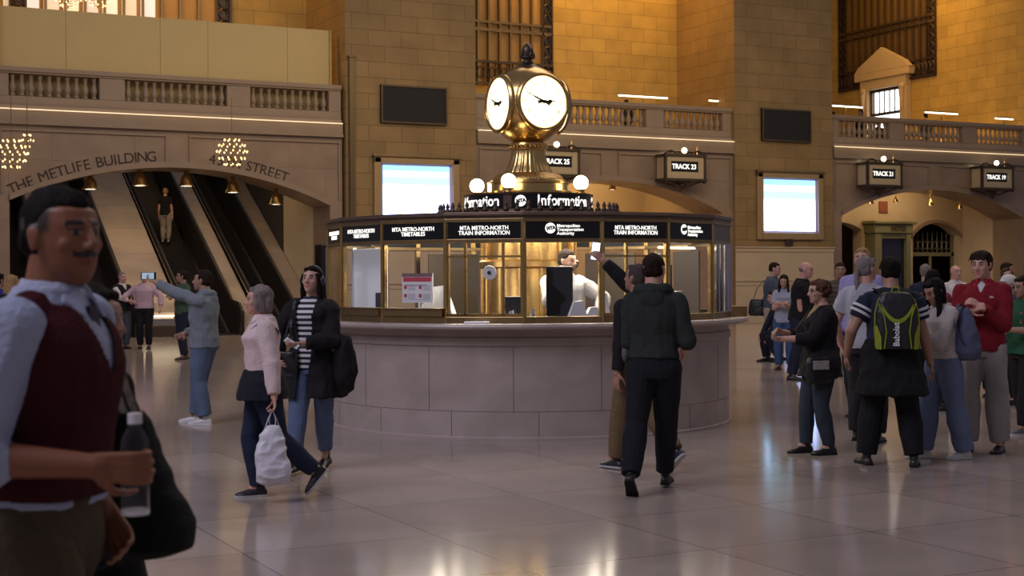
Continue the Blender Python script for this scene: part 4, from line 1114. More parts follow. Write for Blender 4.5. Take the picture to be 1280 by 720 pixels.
    def legs(s, b, ease=0., to=1., k0=1., k1=1., k2=1.):
        H_ = s.h; f_ = s.fat
        for (hp, k, a) in s.leg:
            b.cyl(hp, k, .058*H_*f_*k0+ease, .036*H_*k1+ease, 16, 4)
            a2 = k+(a-k)*to
            m_ = k+(a2-k)*.3
            b.cyl(k, m_, .036*H_*k1+ease, .035*H_*(k1*.7+k2*.3)+ease, 14, 3)
            b.cyl(m_, a2, .035*H_*(k1*.7+k2*.3)+ease, .022*H_*k2+ease, 14, 0)
    def hand(s, b, i, curl, pn, spread=.1):
        sh, e, wv = s.arm[i]; H_ = s.h; d = (wv-e).normalized()
        n_ = (pn-d*pn.dot(d)); n_ = n_.normalized() if n_.length > .05 else d.orthogonal().normalized()     # palm normal
        x = d.cross(n_).normalized()*(1 if i == 0 else -1)   # towards the little finger or thumb
        L = .105*H_; W_ = .046*H_
        r = max(.0052*H_, s.vox*.8)
        s.palm = getattr(s, 'palm', {}); s.palm[i] = (wv+d*L*.5+n_*L*.12, d, n_, x)
        b.cyl(wv-d*.02, wv+d*.015, .0155*H_, .0165*H_, 12, 2)
        for q in (-.36, -.12, .12, .36):
            b.cyl(wv+d*L*.06+x*q*W_*.7, wv+d*L*.5+x*q*W_, r*1.35, r*1.2, 8, 2)
        for q, fl in ((-.38, .78), (-.13, .93), (.12, 1.), (.37, .92)):
            p = wv+d*L*.5+x*q*W_; a = .12+curl*.35
            for seg, ln in enumerate((.21, .15, .12)):
                dd = d*cos(a)+n_*sin(a)
                p2 = p+(dd+x*q*spread).normalized()*L*ln*fl*1.05
                b.cyl(p, p2, r*(1.0-.09*seg), r*(.92-.09*seg), 8, 2); p = p2; a += curl*1.05
        # thumb leaves the side of the palm
        p = wv+d*L*.14+x*W_*.40; dd = (d*.70+x*.62+n_*.38).normalized()
        p2 = p+dd*L*.24; b.cyl(p, p2, r*1.35, r*1.15, 8, 2)
        dd = (d*.86+x*.12+n_*(.35+.5*curl)).normalized(); p3 = p2+dd*L*.19; b.cyl(p2, p3, r*1.1, r*1., 8, 2)
        dd = (d*.9-x*.15*curl+n_*(.3+.7*curl)).normalized(); b.cyl(p3, p3+dd*L*.13, r*1., r*.85, 8, 2)
    def body(s, cl, cr, pl, pr_, fd):
        b = B(); H_ = s.h; u = s.u; P = s.hp; hr = s.hr
        s.torso(b, -.006, .86); s.arms(b, -.002); s.legs(b, -.006)
        s.hand(b, 0, cl, pl); s.hand(b, 1, cr, pr_)
        for a, pit, yw in s.foot: b.ell(a+V((0, .02, -.01)), (.03, .06, .03), n=10, m=6)
        # neck and head
        nr = (.034 if s.sex == 'm' else .029)*H_
        b.cyl(s.nb-V((0, 0, .02)), P(0, -.12, -.18), nr*1.12, nr, 16, 3)
        b.ell(P(0, -.08, .13), (.335*u, .43*u, .375*u), hr, 22, 14)
        jw = 1. if s.sex == 'm' else .92
        jr = [(.28, .02, .29, .33), (.14, .03, .31, .355), (.02, .04, .305, .355), (-.10, .05, .29, .345), (-.20, .065, .265*jw, .325), (-.30, .085, .235*jw, .30), (-.38, .11, .19*jw, .26), (-.44, .14, .14*jw, .20), (-.49, .18, .08*jw, .11)]
        b.loft([ring(P(0, cy, z), rx*u, ry*u, hr, 22, 2.2) for z, cy, rx, ry in jr])
        # brow, cheeks, nose, lips, chin, ears
        for sg in (-1, 1):
            b.cyl(P(sg*.20, .27, .115), P(sg*.06, .365, .115), .045*u, .05*u, 8, 2)
            b.ell(P(sg*.17, .265, -.085), (.095*u, .09*u, .085*u), hr)
            b.ell(P(sg*.125, .315, .035), (.062*u, .058*u, .05*u), hr)
            b.ell(P(sg*.335, -.03, -.01), (.035*u, .085*u, .14*u), hr @ Matrix.Rotation(-.15, 3, 'X'), 10, 8)
            b.ell(P(sg*.355, -.06, .04), (.03*u, .06*u, .075*u), hr, 8, 6)
            b.ell(P(sg*.045, .435, -.125), (.042*u, .045*u, .035*u), hr, 8, 6)
            b.cyl(P(sg*.10, .335, -.245), P(0, .40, -.235), .018*u, .028*u, 8, 2)
            b.cyl(P(sg*.09, .335, -.26), P(0, .39, -.275), .018*u, .032*u, 8, 2)
        b.cyl(P(0, .375, .08), P(0, .475, -.10), .036*u, .05*u, 10, 3)
        b.ell(P(0, .30, -.41), (.085*u, .085*u, .075*u), hr)
        me = remesh(b, s.vox, 2, 'body', .5)
        # skin colours: lips, brows, eyes are features of the face
        ca = me.color_attributes.new('Col', 'FLOAT_COLOR', 'POINT'); inv = hr.transposed(); sk = s.skin
        hairc = fd.get('brow', (.03, .02, .015)); data = []
        for v in me.vertices:
            c = sk; q = (inv@(v.co-s.hc))/u
            if q.y > .2 and abs(q.x) < .3 and -.45 < q.z < .2:
                ax = abs(q.x)
                if abs(q.z-.028) < .024*(1-(abs(ax-.125)/.06)**2) and abs(ax-.125) < .058:
                    c = (.24, .21, .19)
                    if abs(ax-.125) < .026: c = (.02, .012, .008)
                elif abs(q.z-.060) < .013 and abs(ax-.125) < .07: c = (sk[0]*.25, sk[1]*.2, sk[2]*.2)
                elif abs(q.z-.135+max(0, ax-.15)*.3) < .028 and .045 < ax < .21: c = hairc
                elif -.305 < q.z < -.215 and ax < .105: c = (sk[0]*.85, sk[1]*.55, sk[2]*.6)
                if fd.get('mustache') and -.225 < q.z < -.15 and ax < .15: c = hairc
                if fd.get('beard') and q.z < -.16 and not (-.30 < q.z < -.22 and ax < .09): c = tuple(sk[i]*.35+hairc[i]*.65 for i in range(3))
            if fd.get('fade') and q.z > -.02+.25*max(0, q.y) and q.y < .20 and not (abs(q.x) > .33 and q.z < .1 and q.y > -.15):
                k_ = min(1, max(0, (q.z+.02)/.10))*min(1, max(0, (.20-q.y)/.08)); c = tuple(sk[i]*(1-k_*.9)+hairc[i]*k_*.9 for i in range(3))
            if fd.get('beard') and q.z < -.12 and q.z > -.6 and q.y > -.02 and abs(q.x) < .4 and not q.y > .2: c = tuple(sk[i]*.35+hairc[i]*.65 for i in range(3))
            data += [*c, 1]
        ca.data.foreach_set('color', data)
        o = new_obj('body', me, 'skin', s.root, smooth=True); s.bodyobj = o
    # ---- clothes
    def fin(s, b, name, m, vox=None, wr=.006, sm=3, seed=0, fr=7., label=None, st=(1, 1, .6)):
        me = remesh(b, vox or s.vox, sm, name)
        if wr: displace(me, wr, fr, seed, st, wr*.6, fr*2.7)
        o = new_obj(name, me, m, s.root, smooth=True)
        if label: o['label'] = label
        return o
    def top(s, c, kind='plain', sleeve=1., zb=.49, ease=.016, fl=.0, name='shirt', collar=None, hood=False, belly=0., sl=1., armease=None, zt=.845, open_=0, vneck=0, seed=1, wr=.006, label=None):
        b = B(); s.torso(b, ease, zt, zb, fl, belly)
        for sg in (0, 1):
            sh = s.arm[sg][0]; b.ell(sh, (.031*s.h+ease*.7,)*3)
            b.cyl(sh+V((0, 0, .004*s.h)), s.T((-.03, .03)[sg], -.006, .812), .026*s.h+ease*.6, .026*s.h+ease*.5, 12, 3)
        if sleeve > 0: s.arms(b, (armease if armease is not None else ease*.7), sleeve, sl)
        if hood:
            for q in range(9):
                a = pi*q/8+pi; a2 = pi*(q+1)/8+pi
                if q < 8: b.cyl(s.T(.06*cos(a), .055*sin(a)-.0, .838), s.T(.06*cos(a2), .055*sin(a2), .838), .028*s.h, .028*s.h, 8, 2)
            b.ell(s.T(0, -.060, .80), (.055*s.h, .028*s.h, .045*s.h), s.R)
        o = s.fin(b, name, cloth(c, kind), wr=wr, seed=seed, label=label)
        if vneck or open_:
            bm = bmesh.new(); bm.from_mesh(o.data); kill = []
            Ri = s.R.transposed()
            for f in bm.faces:
                q = Ri@(f.calc_center_median()-s.pel); z = q.z/s.h+.515; x = q.x/s.h
                if q.y > 0:
                    if vneck and z > vneck and abs(x) < .004+(z-vneck)*.42: kill.append(f)
                    if open_ and abs(x-.01) < open_*(.6+.4*max(0, z-.5)/.34) and z < .85: kill.append(f)
            bmesh.ops.delete(bm, geom=kill, context='FACES'); bm.to_mesh(o.data); bm.free()
        if collar is not None:
            cb = B(); n = 16
            r0, r1 = .040*s.h+.004, .046*s.h+.008
            for q in range(n):
                a, a2 = pi/2+.3+(2*pi-.6)*q/n, pi/2+.3+(2*pi-.6)*(q+1)/n
                cb.cyl(s.T(0, -.006, .838)+s.R@V((r0*cos(a), r0*sin(a), .0)), s.T(0, -.006, .838)+s.R@V((r0*cos(a2), r0*sin(a2), 0)), .013, .013, 8, 2)
                cb.cyl(s.T(0, -.006, .838)+s.R@V((r0*cos(a)*.93, r0*sin(a)*.93, .022)), s.T(0, -.006, .838)+s.R@V((r0*cos(a2)*.93, r0*sin(a2)*.93, .022)), .009, .009, 8, 2)
            for sg in (-1, 1):
                cb.loft([[s.T(sg*.010, .040, .842), s.T(sg*.036, .018, .846), s.T(sg*.036, .020, .852), s.T(sg*.010, .042, .850)], [s.T(sg*.026, .058, .806), s.T(sg*.046, .030, .826), s.T(sg*.046, .036, .830), s.T(sg*.028, .064, .808)]])
            co = new_obj('collar', remesh(cb, min(s.vox, .008), 1), cloth(collar), s.root, smooth=True)
        return o
    def shortsleeve(s): pass
    def trousers(s, c, kind='plain', k0=1.04, k1=1.15, k2=1.5, to=.97, ease=.010, zt=.61, seed=2, wr=.007, name='trousers', label=None):
        b = B(); s.torso(b, ease, zt, .47); s.legs(b, ease, to, k0, k1, k2)
        b.ell(s.pel+V((0, 0, -.03*s.h)), (.085*s.h*s.fat, .062*s.h*s.fat, .04*s.h))
        return s.fin(b, name, cloth(c, kind), wr=wr, seed=seed, fr=6, label=label)
    def shoes(s, c, sole=None, kind='leather', size=1., boot=0):
        H_ = s.h
        for i, (a, pit, yw) in enumerate(s.foot):
            L = .152*H_*size
            R = Matrix.Rotation(radians(-yw), 3, 'Z') @ Matrix.Rotation(radians(-pit), 3, 'X')
            b = B(); zs = -.048*H_
            def Q(x, y, z): return a+R@V((x, y, z))
            b.loft([[Q(x*w_, y, max(zs+.012, zs+z)) for x, z in ((-1, .012), (-1.02, hh*.45), (-.6, hh*.9), (0, hh), (.6, hh*.9), (1.02, hh*.45), (1, .012))]
                    for y, w_, hh in ((-L*.27, .018, .045), (-L*.24, .030, .062), (-L*.1, .034, .078), (L*.08, .036, .078), (L*.28, .042, .060), (L*.48, .046, .046), (L*.62, .040, .038), (L*.70, .024, .028), (L*.73, .008, .020))])
            b.cyl(Q(0, -.008, -.02), Q(0, -.008+boot*.0, .018+boot), .037, .039+boot*.03, 14, 0)
            sh = new_obj('shoe' if not boot else 'boot', remesh(b, min(s.vox, .009), 2), cloth(c, kind), s.root, smooth=True)
            sb = B(); pts = [(-L*.28, .014), (-L*.25, .030), (-L*.1, .036), (L*.08, .036), (L*.28, .042), (L*.48, .047), (L*.63, .040), (L*.72, .022), (L*.745, .006)]
            top_ = [Q(w_, y, zs+.016) for y, w_ in pts]+[Q(-w_, y, zs+.016) for y, w_ in reversed(pts)]
            bot = [Q(w_, y, zs) for y, w_ in pts]+[Q(-w_, y, zs) for y, w_ in reversed(pts)]
            sb.loft([bot, top_]); sb.obj('sole', cloth(sole or (.015, .015, .015), 'plain'), sh)
    def hair(s, col, style='short', seed=3):
        b = B(); u = s.u; P = s.hp; hr = s.hr
        if style in ('short', 'crop', 'curly', 'bob', 'long', 'pony', 'teen', 'bald', 'fade', 'cap'):
            if style == 'bald':
                b.ell(P(0, -.14, .02), (.345*u, .385*u, .24*u), hr, 22, 12)
            elif style in ('crop', 'fade'):
                tk = .0 if style == 'fade' else .014
                b.ell(P(0, -.095, .165), ((.338+tk)*u, (.427+tk)*u, (.385+tk*.5)*u), hr, 22, 14)
                b.ell(P(0, -.16, .01), ((.338+tk)*u, (.352+tk)*u, .3*u), hr, 20, 10)
                b.ell(P(0, .03, .31), (.27*u, .30*u, .20*u), hr)
            else:
                b.ell(P(0, -.115, .17), (.37*u, .44*u, .40*u), hr, 22, 14)
                b.ell(P(0, -.19, .0), (.36*u, .33*u, .33*u), hr, 20, 10)
                for sg in (-1, 1): b.cyl(P(sg*.31, .08, .22), P(sg*.325, .05, -.02), .06*u, .03*u, 8, 2)
                b.cyl(P(-.14, .22, .40), P(.17, .21, .38), .085*u, .09*u, 10, 3)
            if style == 'teen':
                for k in range(7):
                    x = -.24+.08*k; b.cyl(P(x, .22, .42), P(x*1.15+.05, .36, .22+.03*(k % 2)), .075*u, .03*u, 8, 2)
                b.ell(P(0, -.02, .34), (.36*u, .38*u, .24*u), hr)
            if style == 'curly':
                for k in range(110):
                    a = random.uniform(0, 2*pi); t = random.uniform(-.4, 1.1)
                    p_ = V((cos(a)*cos(t)*.40, sin(a)*cos(t)*.44-.12, .10+sin(t)*.38))
                    if p_.y > .16 and p_.z < .3: continue
                    b.ell(P(*p_), (.10*u, .10*u, .10*u), hr, 7, 5)
            if style == 'bob':
                for sg in (-1, 1):
                    b.loft([ring(P(sg*.30, -.02+dy, z), .085*u*k_, .19*u*k_, hr, 12, 2) for z, k_, dy in ((.35, .8, .05), (.15, 1.1, .03), (-.1, 1.2, .0), (-.3, 1.15, -.03), (-.43, .8, -.04))])
                b.loft([ring(P(0, -.31, z), .33*u*k_, .17*u*k_, hr, 16, 2) for z, k_ in ((.3, .9), (.0, 1.12), (-.3, 1.15), (-.46, .9))])
            if style == 'long':
                dn = lambda x, y, z: P(x, y, .1)+V((0, 0, z*u))
                for sg in (-1, 1):
                    b.loft([ring(P(sg*x, y, .1)+V((0, 0, z*u)), rx*u, ry*u, Matrix.Identity(3), 12, 2) for x, y, z, rx, ry in ((.27, .08, .15, .09, .17), (.32, .05, -.1, .09, .19), (.35, .02, -.4, .10, .17), (.36, .02, -.75, .10, .13), (.35, .06, -1.15, .10, .10), (.33, .08, -1.5, .05, .05))])
                b.loft([ring(P(0, -.34, .1)+V((0, -dy*u, z*u)), rx*u, ry*u, Matrix.Identity(3), 16, 2) for z, rx, ry, dy in ((.2, .3, .16, 0), (-.2, .37, .2, .02), (-.6, .38, .17, .06), (-1.1, .36, .14, .10), (-1.5, .22, .08, .12))])
            if style == 'pony':
                b.ell(P(0, -.52, .02), (.11*u, .12*u, .11*u), hr)
                b.loft([ring(P(0, -.58, 0)+V((0, 0, z*u)), r_*u, r_*u, Matrix.Identity(3), 10, 2) for z, r_ in ((.08, .07), (-.2, .11), (-.55, .12), (-.9, .09), (-1.1, .03))])
            if style == 'cap':
                pass
        me = remesh(b, min(s.vox, .008), 2, 'hair'); displace(me, .006 if style != 'curly' else .008, 28, seed, (1, 1, .4))
        return new_obj('hair', me, cloth(HAIRC[col], 'hair'), s.root, smooth=True)
    def glasses(s):
        b = B(); u = s.u; P = s.hp
        for sg in (-1, 1):
            for q in range(12):
                a, a2 = 2*pi*q/12, 2*pi*(q+1)/12
                b.cyl(P(sg*.13+.085*cos(a), .40-.04*abs(cos(a)), .03+.07*sin(a)), P(sg*.13+.085*cos(a2), .40-.04*abs(cos(a2)), .03+.07*sin(a2)), .0018, .0018, 5)
            b.cyl(P(sg*.215, .36, .05), P(sg*.36, -.02, .05), .0018, .0018, 5)
        b.cyl(P(-.045, .42, .05), P(.045, .42, .05), .0018, .0018, 5)
        b.obj('glasses', 'black', s.root)
    def strap(s, pts, c=(.012, .012, .012), w=.03, name='strap', parent=None):
        return B().ribbon([s.T(*p) for p in pts], w, .006, s.R@V((1, 0, 0))).obj(name, cloth(c), parent or s.root)
    def wp(s, v): return s.root.matrix_basis @ V(v) if False else (Matrix.Translation(s.root.location) @ s.root.rotation_euler.to_matrix().to_4x4()) @ V(v)

def gp(px, py, z=0.):
    """where the sight line through a pixel meets the floor"""
    d = r2*(px-640)/FPX-u2*(py-347)/FPX+FW
    return CAM+d*((z-CAM.z)/d.z)
# ============================================================ things people carry
def carried(p, name, label, cat, loc, basis=None):
    """a thing of its own at a person's local point; basis = (x, y, z) local axes"""
    Rz = p.root.rotation_euler.to_matrix()
    M3 = Rz @ (Matrix(basis).transposed() if basis else Matrix.Identity(3))
    return empty(name, label, cat, p.root.location+Rz@V(loc), M3.to_euler())

def phone(p, i, label, lit=False, up=None, off=(0, 0, 0), flip=False, w=.072, h=.15):
    c, d, n, x = p.palm[i]
    z = V(up).normalized() if up else d
    y = n-z*n.dot(z); y = y.normalized() if y.length > .05 else z.orthogonal(); 
    if flip: y = -y
    xx = y.cross(z)
    o = carried(p, 'phone', label, 'phone', c+V(off), (xx, y, z))
    B().box((-w/2, -.004, -h/2), (w/2, .004, h/2)).obj('case', 'black', o, bevel=.003)
    B().box((-w/2+.004, -.0055, -h/2+.006), (w/2-.004, -.004, h/2-.006)).obj('screen', emat('phone_screen', (.75, .85, 1), 2.4) if lit else emat('dim_screen', (.3, .45, .6), .35), o)
    return o

def blob_bag(o, dims, c, kind='plain', vox=.01, rows=None, seed=5, name='bag_body', wr=.006):
    """soft bag hanging down from z=0: rows of (z, half width, half depth, x shift)"""
    b = B(); b.loft([ring(V((dx, 0, z)), hw, hd, Matrix.Identity(3), 24, 3) for z, hw, hd, dx in rows])
    me = remesh(b, vox, 3, name); displace(me, wr, 9, seed)
    return new_obj(name, me, cloth(c, kind), o, smooth=True)

# ============================================================ the people in the photograph
G_ = None
BLK = (.010, .010, .011); NAVY = (.016, .020, .034); DEN = (.045, .065, .13); DDEN = (.018, .026, .055); LDEN = (.10, .14, .24)

# 1 man with the burgundy vest, close to the lens
d_ = r2*(46-640)/FPX+FW; p0 = CAM+d_*3.65; p0.z = 0
P = Person('man with a mustache in a burgundy vest, close up, holding a clear bottle', p0, 1.875, face=80, skin='brown', vox=.0065, lean=5,
           footL=(-.1, -.32, .04, 25), footR=(.1, .30, 0, 0), handR=(.20, .24, 1.16), elbR=(.4, -1, -.3), handL=(-.16, .10, 1.0), elbL=(-.6, -1, -.4), head=(-24, 2, 0), curlR=.95, curlL=.5, palmR=(-1, .3, 0),
           fat=1.03, fd=dict(mustache=True, fade=True, brow=(.012, .008, .006)), neck=.80)
P.top((.36, .40, .54), 'plain', sleeve=.56, ease=.020, armease=.024, collar=(.42, .45, .60), wr=.009, zb=.56)
P.top((.060, .014, .017), 'knit', sleeve=0, ease=.030, name='vest', vneck=.74, zb=.57, zt=.825, wr=.004)
B().prism([(-.02, .0), (.02, 0), (.028, -.16), (0, -.20), (-.028, -.16)], -.005, .005).obj('tie', cloth((.05, .045, .07)), P.root, loc=P.T(0, .052, .825), rot=(.18, 0, 0))
P.trousers((.070, .052, .030), seed=4, zt=.62, ease=.016)
P.shoes((.02, .012, .008)); P.hair('black', 'fade')
c, d, n, x = P.palm[1]
o = carried(P, 'water_bottle', 'clear plastic bottle with a pale cap held by the man in the burgundy vest', 'bottle', c+n*.022-V((0, 0, .0)), (x, n, V((0, 0, 1))) if 0 else None)
B().lathe([(.028, -.12), (.033, -.115), (.033, -.02), (.030, .0), (.033, .02), (.032, .06), (.014, .095), (.014, .105)], 20).obj('bottle_body', glassmat('bottle_clear', (1, 1, 1), rough=.12), o, smooth=True)
B().lathe([(.017, .1), (.017, .125), (.001, .126)], 16).obj('cap', 'white', o)
B().lathe([(.0335, -.118), (.034, -.112), (.0335, -.106)], 20, cap=False).obj('base_ring', 'white', o)

# 2 woman behind him with the big black tote
d_ = r2*(104-640)/FPX+FW; p0 = CAM+d_*4.3; p0.z = 0
P = Person('woman in black with a big shoulder bag, behind the man in the burgundy vest', p0, 1.60, face=70, sex='f', skin='tan', vox=.009, lean=2,
           footL=(-.08, .30, 0, 0), footR=(.08, -.28, .05, 30), handR=(.20, .16, 1.0), elbR=(.2, -1, -.2), handL=(-.22, .1, .90))
P.top(BLK, sleeve=.55, ease=.016, wr=.007); P.trousers(BLK, seed=6); P.shoes(BLK); P.hair('black', 'long')
o = carried(P, 'tote_bag', 'large soft black shoulder bag hanging behind the man in the burgundy vest', 'bag', (.24, .36, 1.24), ((0, 1, 0), (-1, 0, 0), (0, 0, 1)))
blob_bag(o, None, (.011, .012, .012), 'plain', .012, [(.0, .04, .03, -.03), (-.08, .065, .05, -.02), (-.2, .10, .065, .0), (-.30, .14, .08, .02), (-.37, .135, .075, .02), (-.40, .08, .05, 0)], wr=.010)
B().ribbon([(-.05, 0, -.02), (-.10, .02, .07), (-.20, .06, .15), (-.16, .04, .16), (-.06, -.0, .1), (.0, -.02, -.02)], .03, .008, (0, 1, 0)).obj('strap', cloth((.05, .03, .022), 'leather'), o)

# 3 white haired woman with plastic bag
P = Person('older woman with a grey bob and pale blouse carrying a white plastic bag', gp(330, 622), 1.57, face=-72, sex='f', skin='pink', vox=.0075, fat=1.1,
           footR=(.07, .03, 0, 0), footL=(-.08, -.36, .12, 48), kneeL=(-.05, 1, 0), handL=(-.27, -.04, .735), elbL=(-.5, -1, 0), handR=(.17, -.02, .82), head=(0, 0, 0), lean=1, curlL=1., palmL=(0, 1, 0), fd=dict(brow=(.2, .15, .13)))
P.top((.66, .53, .53), sleeve=.98, ease=.022, armease=.018, collar=(.70, .57, .57), zb=.50, wr=.009, fl=.02)
P.trousers(DDEN, 'denim', seed=3, k2=1.55, wr=.008); P.shoes((.014, .014, .018), (.5, .5, .5))
P.hair('grey', 'bob')
b = B(); P.torso(b, .034, .60, .46, .06); P.fin(b, 'waist_jacket', cloth((.013, .014, .022)), wr=.012, seed=9, label='dark jacket tied round the waist')
P.strap([(-.06, .058, .79), (-.075, -.0, .835), (-.075, -.065, .78), (0, -.075, .68), (.06, -.07, .6)], w=.022, name='shoulder_strap')
P.strap([(-.06, .058, .79), (-.02, .075, .72), (.03, .078, .64), (.06, .07, .6)], w=.022, name='shoulder_strap')
c, d, n, x = P.palm[0]
o = carried(P, 'plastic_bag', 'white crinkled plastic carrier bag hanging from the grey haired woman\'s hand', 'bag', c+V((-.01, 0, -.03)), ((0, 1, 0), (-1, 0, 0), (0, 0, 1)))
blob_bag(o, None, (.66, .66, .72), 'shiny', .0085, [(-.10, .045, .02, 0), (-.16, .085, .045, 0), (-.28, .11, .07, .01), (-.42, .125, .085, -.005), (-.50, .115, .075, 0), (-.53, .07, .04, 0)], wr=.016)
b = B()
for sx in (-1, 1):
    b.ribbon([(sx*.055, 0, -.13), (sx*.03, .008*sx, -.05), (0, .01*sx, .012), (-sx*.02, .012*sx, -.05), (-sx*.02, .01, -.12)], .028, .004, (0, 1, 0))
b.obj('handle', cloth((.62, .62, .68), 'shiny'), o)

# 4 striped top woman
P = Person('woman with long dark hair, headphones, striped top and black coat looking up', gp(392, 588), 1.72, face=-14, sex='f', skin='light', vox=.0075,
           footL=(-.02, -.22, 0, 10), footR=(.06, .26, 0, 0), handL=(-.02, .26, 1.07), elbL=(-.8, -.5, -.3), handR=(.24, .16, .98), elbR=(.7, -.6, 0), head=(-4, 9, 0), curlL=.8, palmL=(.3, -.5, 1), twist=0)
# (she walks: her left leg, seen at the right, leads)
P.top((.62, .62, .64), 'stripes', sleeve=.5, ease=.014, wr=.004, name='striped_top')
P.trousers(LDEN, 'denim', k1=1.1, k2=1.35, to=.86, seed=8); P.shoes(BLK, kind='leather', boot=.10); P.hair('black', 'long')
P.top((.012, .011, .013), sleeve=.97, ease=.040, armease=.030, zb=.36, fl=.05, open_=.050, name='coat', wr=.016, zt=.835)
b = B(); b.loft([ring(P.T(-.17, .02, z), a_, b_, P.R, 16, 2) for z, a_, b_ in ((.66, .05, .06), (.58, .09, .08), (.48, .11, .08), (.40, .07, .06), (.36, .03, .03))])
P.fin(b, 'draped_sleeve', cloth((.012, .011, .013)), wr=.02, seed=12)
b = B(); u = P.u
for q in range(14):
    a, a2 = pi*q/14, pi*(q+1)/14
    b.cyl(P.hp(.40*cos(a), -.06, .10+.47*sin(a)), P.hp(.40*cos(a2), -.06, .10+.47*sin(a2)), .008, .008, 8, 2)
hp_ = carried(P, 'headphones', 'dark over-ear headphones on the woman in the striped top', 'headphones', (0, 0, 0))
b.obj('headband', cloth((.02, .02, .03), 'leather'), hp_)
for sg in (-1, 1): B().ell(P.hp(sg*.40, -.05, -.02), (.022, .036, .044), P.hr).obj('ear_cup', cloth((.03, .04, .07), 'leather'), hp_, smooth=True)
phone(P, 0, 'dark phone held low in front of the striped top', up=(.5, .3, .4), h=.14)
o = carried(P, 'shoulder_bag', 'soft black bag on the hip of the woman in the striped top', 'bag', (.20, .12, 1.0), ((1, 0, 0), (0, 1, 0), (0, 0, 1)))
blob_bag(o, None, BLK, 'leather', .01, [(.0, .10, .05, 0), (-.12, .13, .06, 0), (-.28, .13, .065, 0), (-.34, .09, .05, 0)])
B().ribbon([(-.06, 0, 0), (-.06, .02, .2), (-.08, -.03, .42), (-.05, -.08, .38), (.05, -.04, 0)], .02, .006, (1, 0, 0)).obj('strap', cloth(BLK, 'leather'), o)

# 5 man from behind in the dark sweater
P = Person('man in a dark sweater and black trousers striding away in front of the booth', gp(818, 614), 1.79, face=166, skin='pink', vox=.0075, fat=1.03, lean=2,
           footL=(-.12, -.34, .07, 38), footR=(.05, .24, .0, 0), handR=(.20, .24, 1.04), elbR=(.35, -1, -.2), handL=(-.16, .22, .98), elbL=(-.1, -1, 0), head=(-12, 0, 0), shw=.96, twist=0, palmR=(-1, 0, 0))
P.top((.034, .040, .038), 'knit', sleeve=.56, ease=.024, armease=.020, zb=.555, wr=.010, name='sweater', hood=True)
P.trousers((.009, .010, .014), seed=5, k1=1.2, k2=1.5); P.shoes((.010, .010, .010), size=1.05); P.hair('dark', 'crop')
b = B(); P.torso(b, .017, .60, .575); P.fin(b, 'belt', cloth((.02, .014, .01), 'leather'), wr=0, vox=.007)
b = B(); b.ell(P.T(-.115, -.0, .575), (.035, .06, .075), P.R); P.fin(b, 'hip_pouch', cloth((.10, .10, .11)), wr=.004)

# 6 person behind him with the raised phone
P = Person('person in khaki trousers raising a lit phone, half hidden by the striding man', gp(797, 588), 1.72, face=-140, skin='tan', vox=.008,
           footL=(-.07, .18, 0, 0), footR=(.07, -.36, .10, 40), handR=(-.16, .33, 1.80), elbR=(.6, .2, -1), handL=(-.25, -.02, .80), elbL=(-.4, -1, 0), head=(10, 10, 0), curlR=.8, palmR=(0, 1, .1))
P.top((.012, .012, .014), sleeve=.97, ease=.024, wr=.009, name='jacket'); P.trousers((.155, .105, .055), k1=1.2, k2=1.7, seed=7); P.shoes((.016, .018, .03), (.45, .45, .45)); P.hair('darkgrey', 'short')
c, d, n, x = P.palm[1]
o = empty('phone', 'lit phone held up high in front of the booth sign', 'phone', P.wp(c+V((0, 0, .035))), Euler((.1, .12, -YAW), 'XYZ'))
B().box((-.037, -.004, -.078), (.037, .004, .078)).obj('case', 'black', o, bevel=.003)
B().box((-.033, -.0056, -.072), (.033, -.004, .072)).obj('screen', emat('bright_phone_screen', (.8, .88, 1), 1.5), o)

# 7 grey hoodie
P = Person('man in a grey hoodie and jeans stretching out one arm to photograph the escalators', gp(256, 529), 1.72, face=-98, skin='tan', vox=.0085, fat=1.05,
           footL=(-.12, -.05, 0, 0), footR=(.10, .14, 0, 0), handL=(-.12, .60, 1.60), elbL=(-.3, -.2, -1), handR=(.06, .24, 1.0), elbR=(.8, -.5, 0), head=(4, 3, 0), palmL=(0, .3, 1), curlL=.7)
P.top((.17, .20, .23), sleeve=.97, ease=.034, armease=.022, hood=True, wr=.014, name='hoodie'); P.trousers((.10, .14, .22), 'denim', k1=1.25, k2=1.8, seed=11); P.shoes((.6, .6, .6), (.7, .7, .7), size=1.05); P.hair('dark', 'short')
c, d, n, x = P.palm[0]
o = empty('phone', 'phone held sideways at arm\'s length by the man in the grey hoodie', 'phone', P.wp(c+V((0, .03, .03))), Euler((0, 0, -YAW+.5), 'XYZ'))
B().box((-.085, -.004, -.04), (.085, .004, .04)).obj('case', 'black', o, bevel=.003); B().box((-.075, -.0056, -.035), (.06, -.004, .035)).obj('screen', emat('phone_picture', (.25, .5, .7), .5), o)

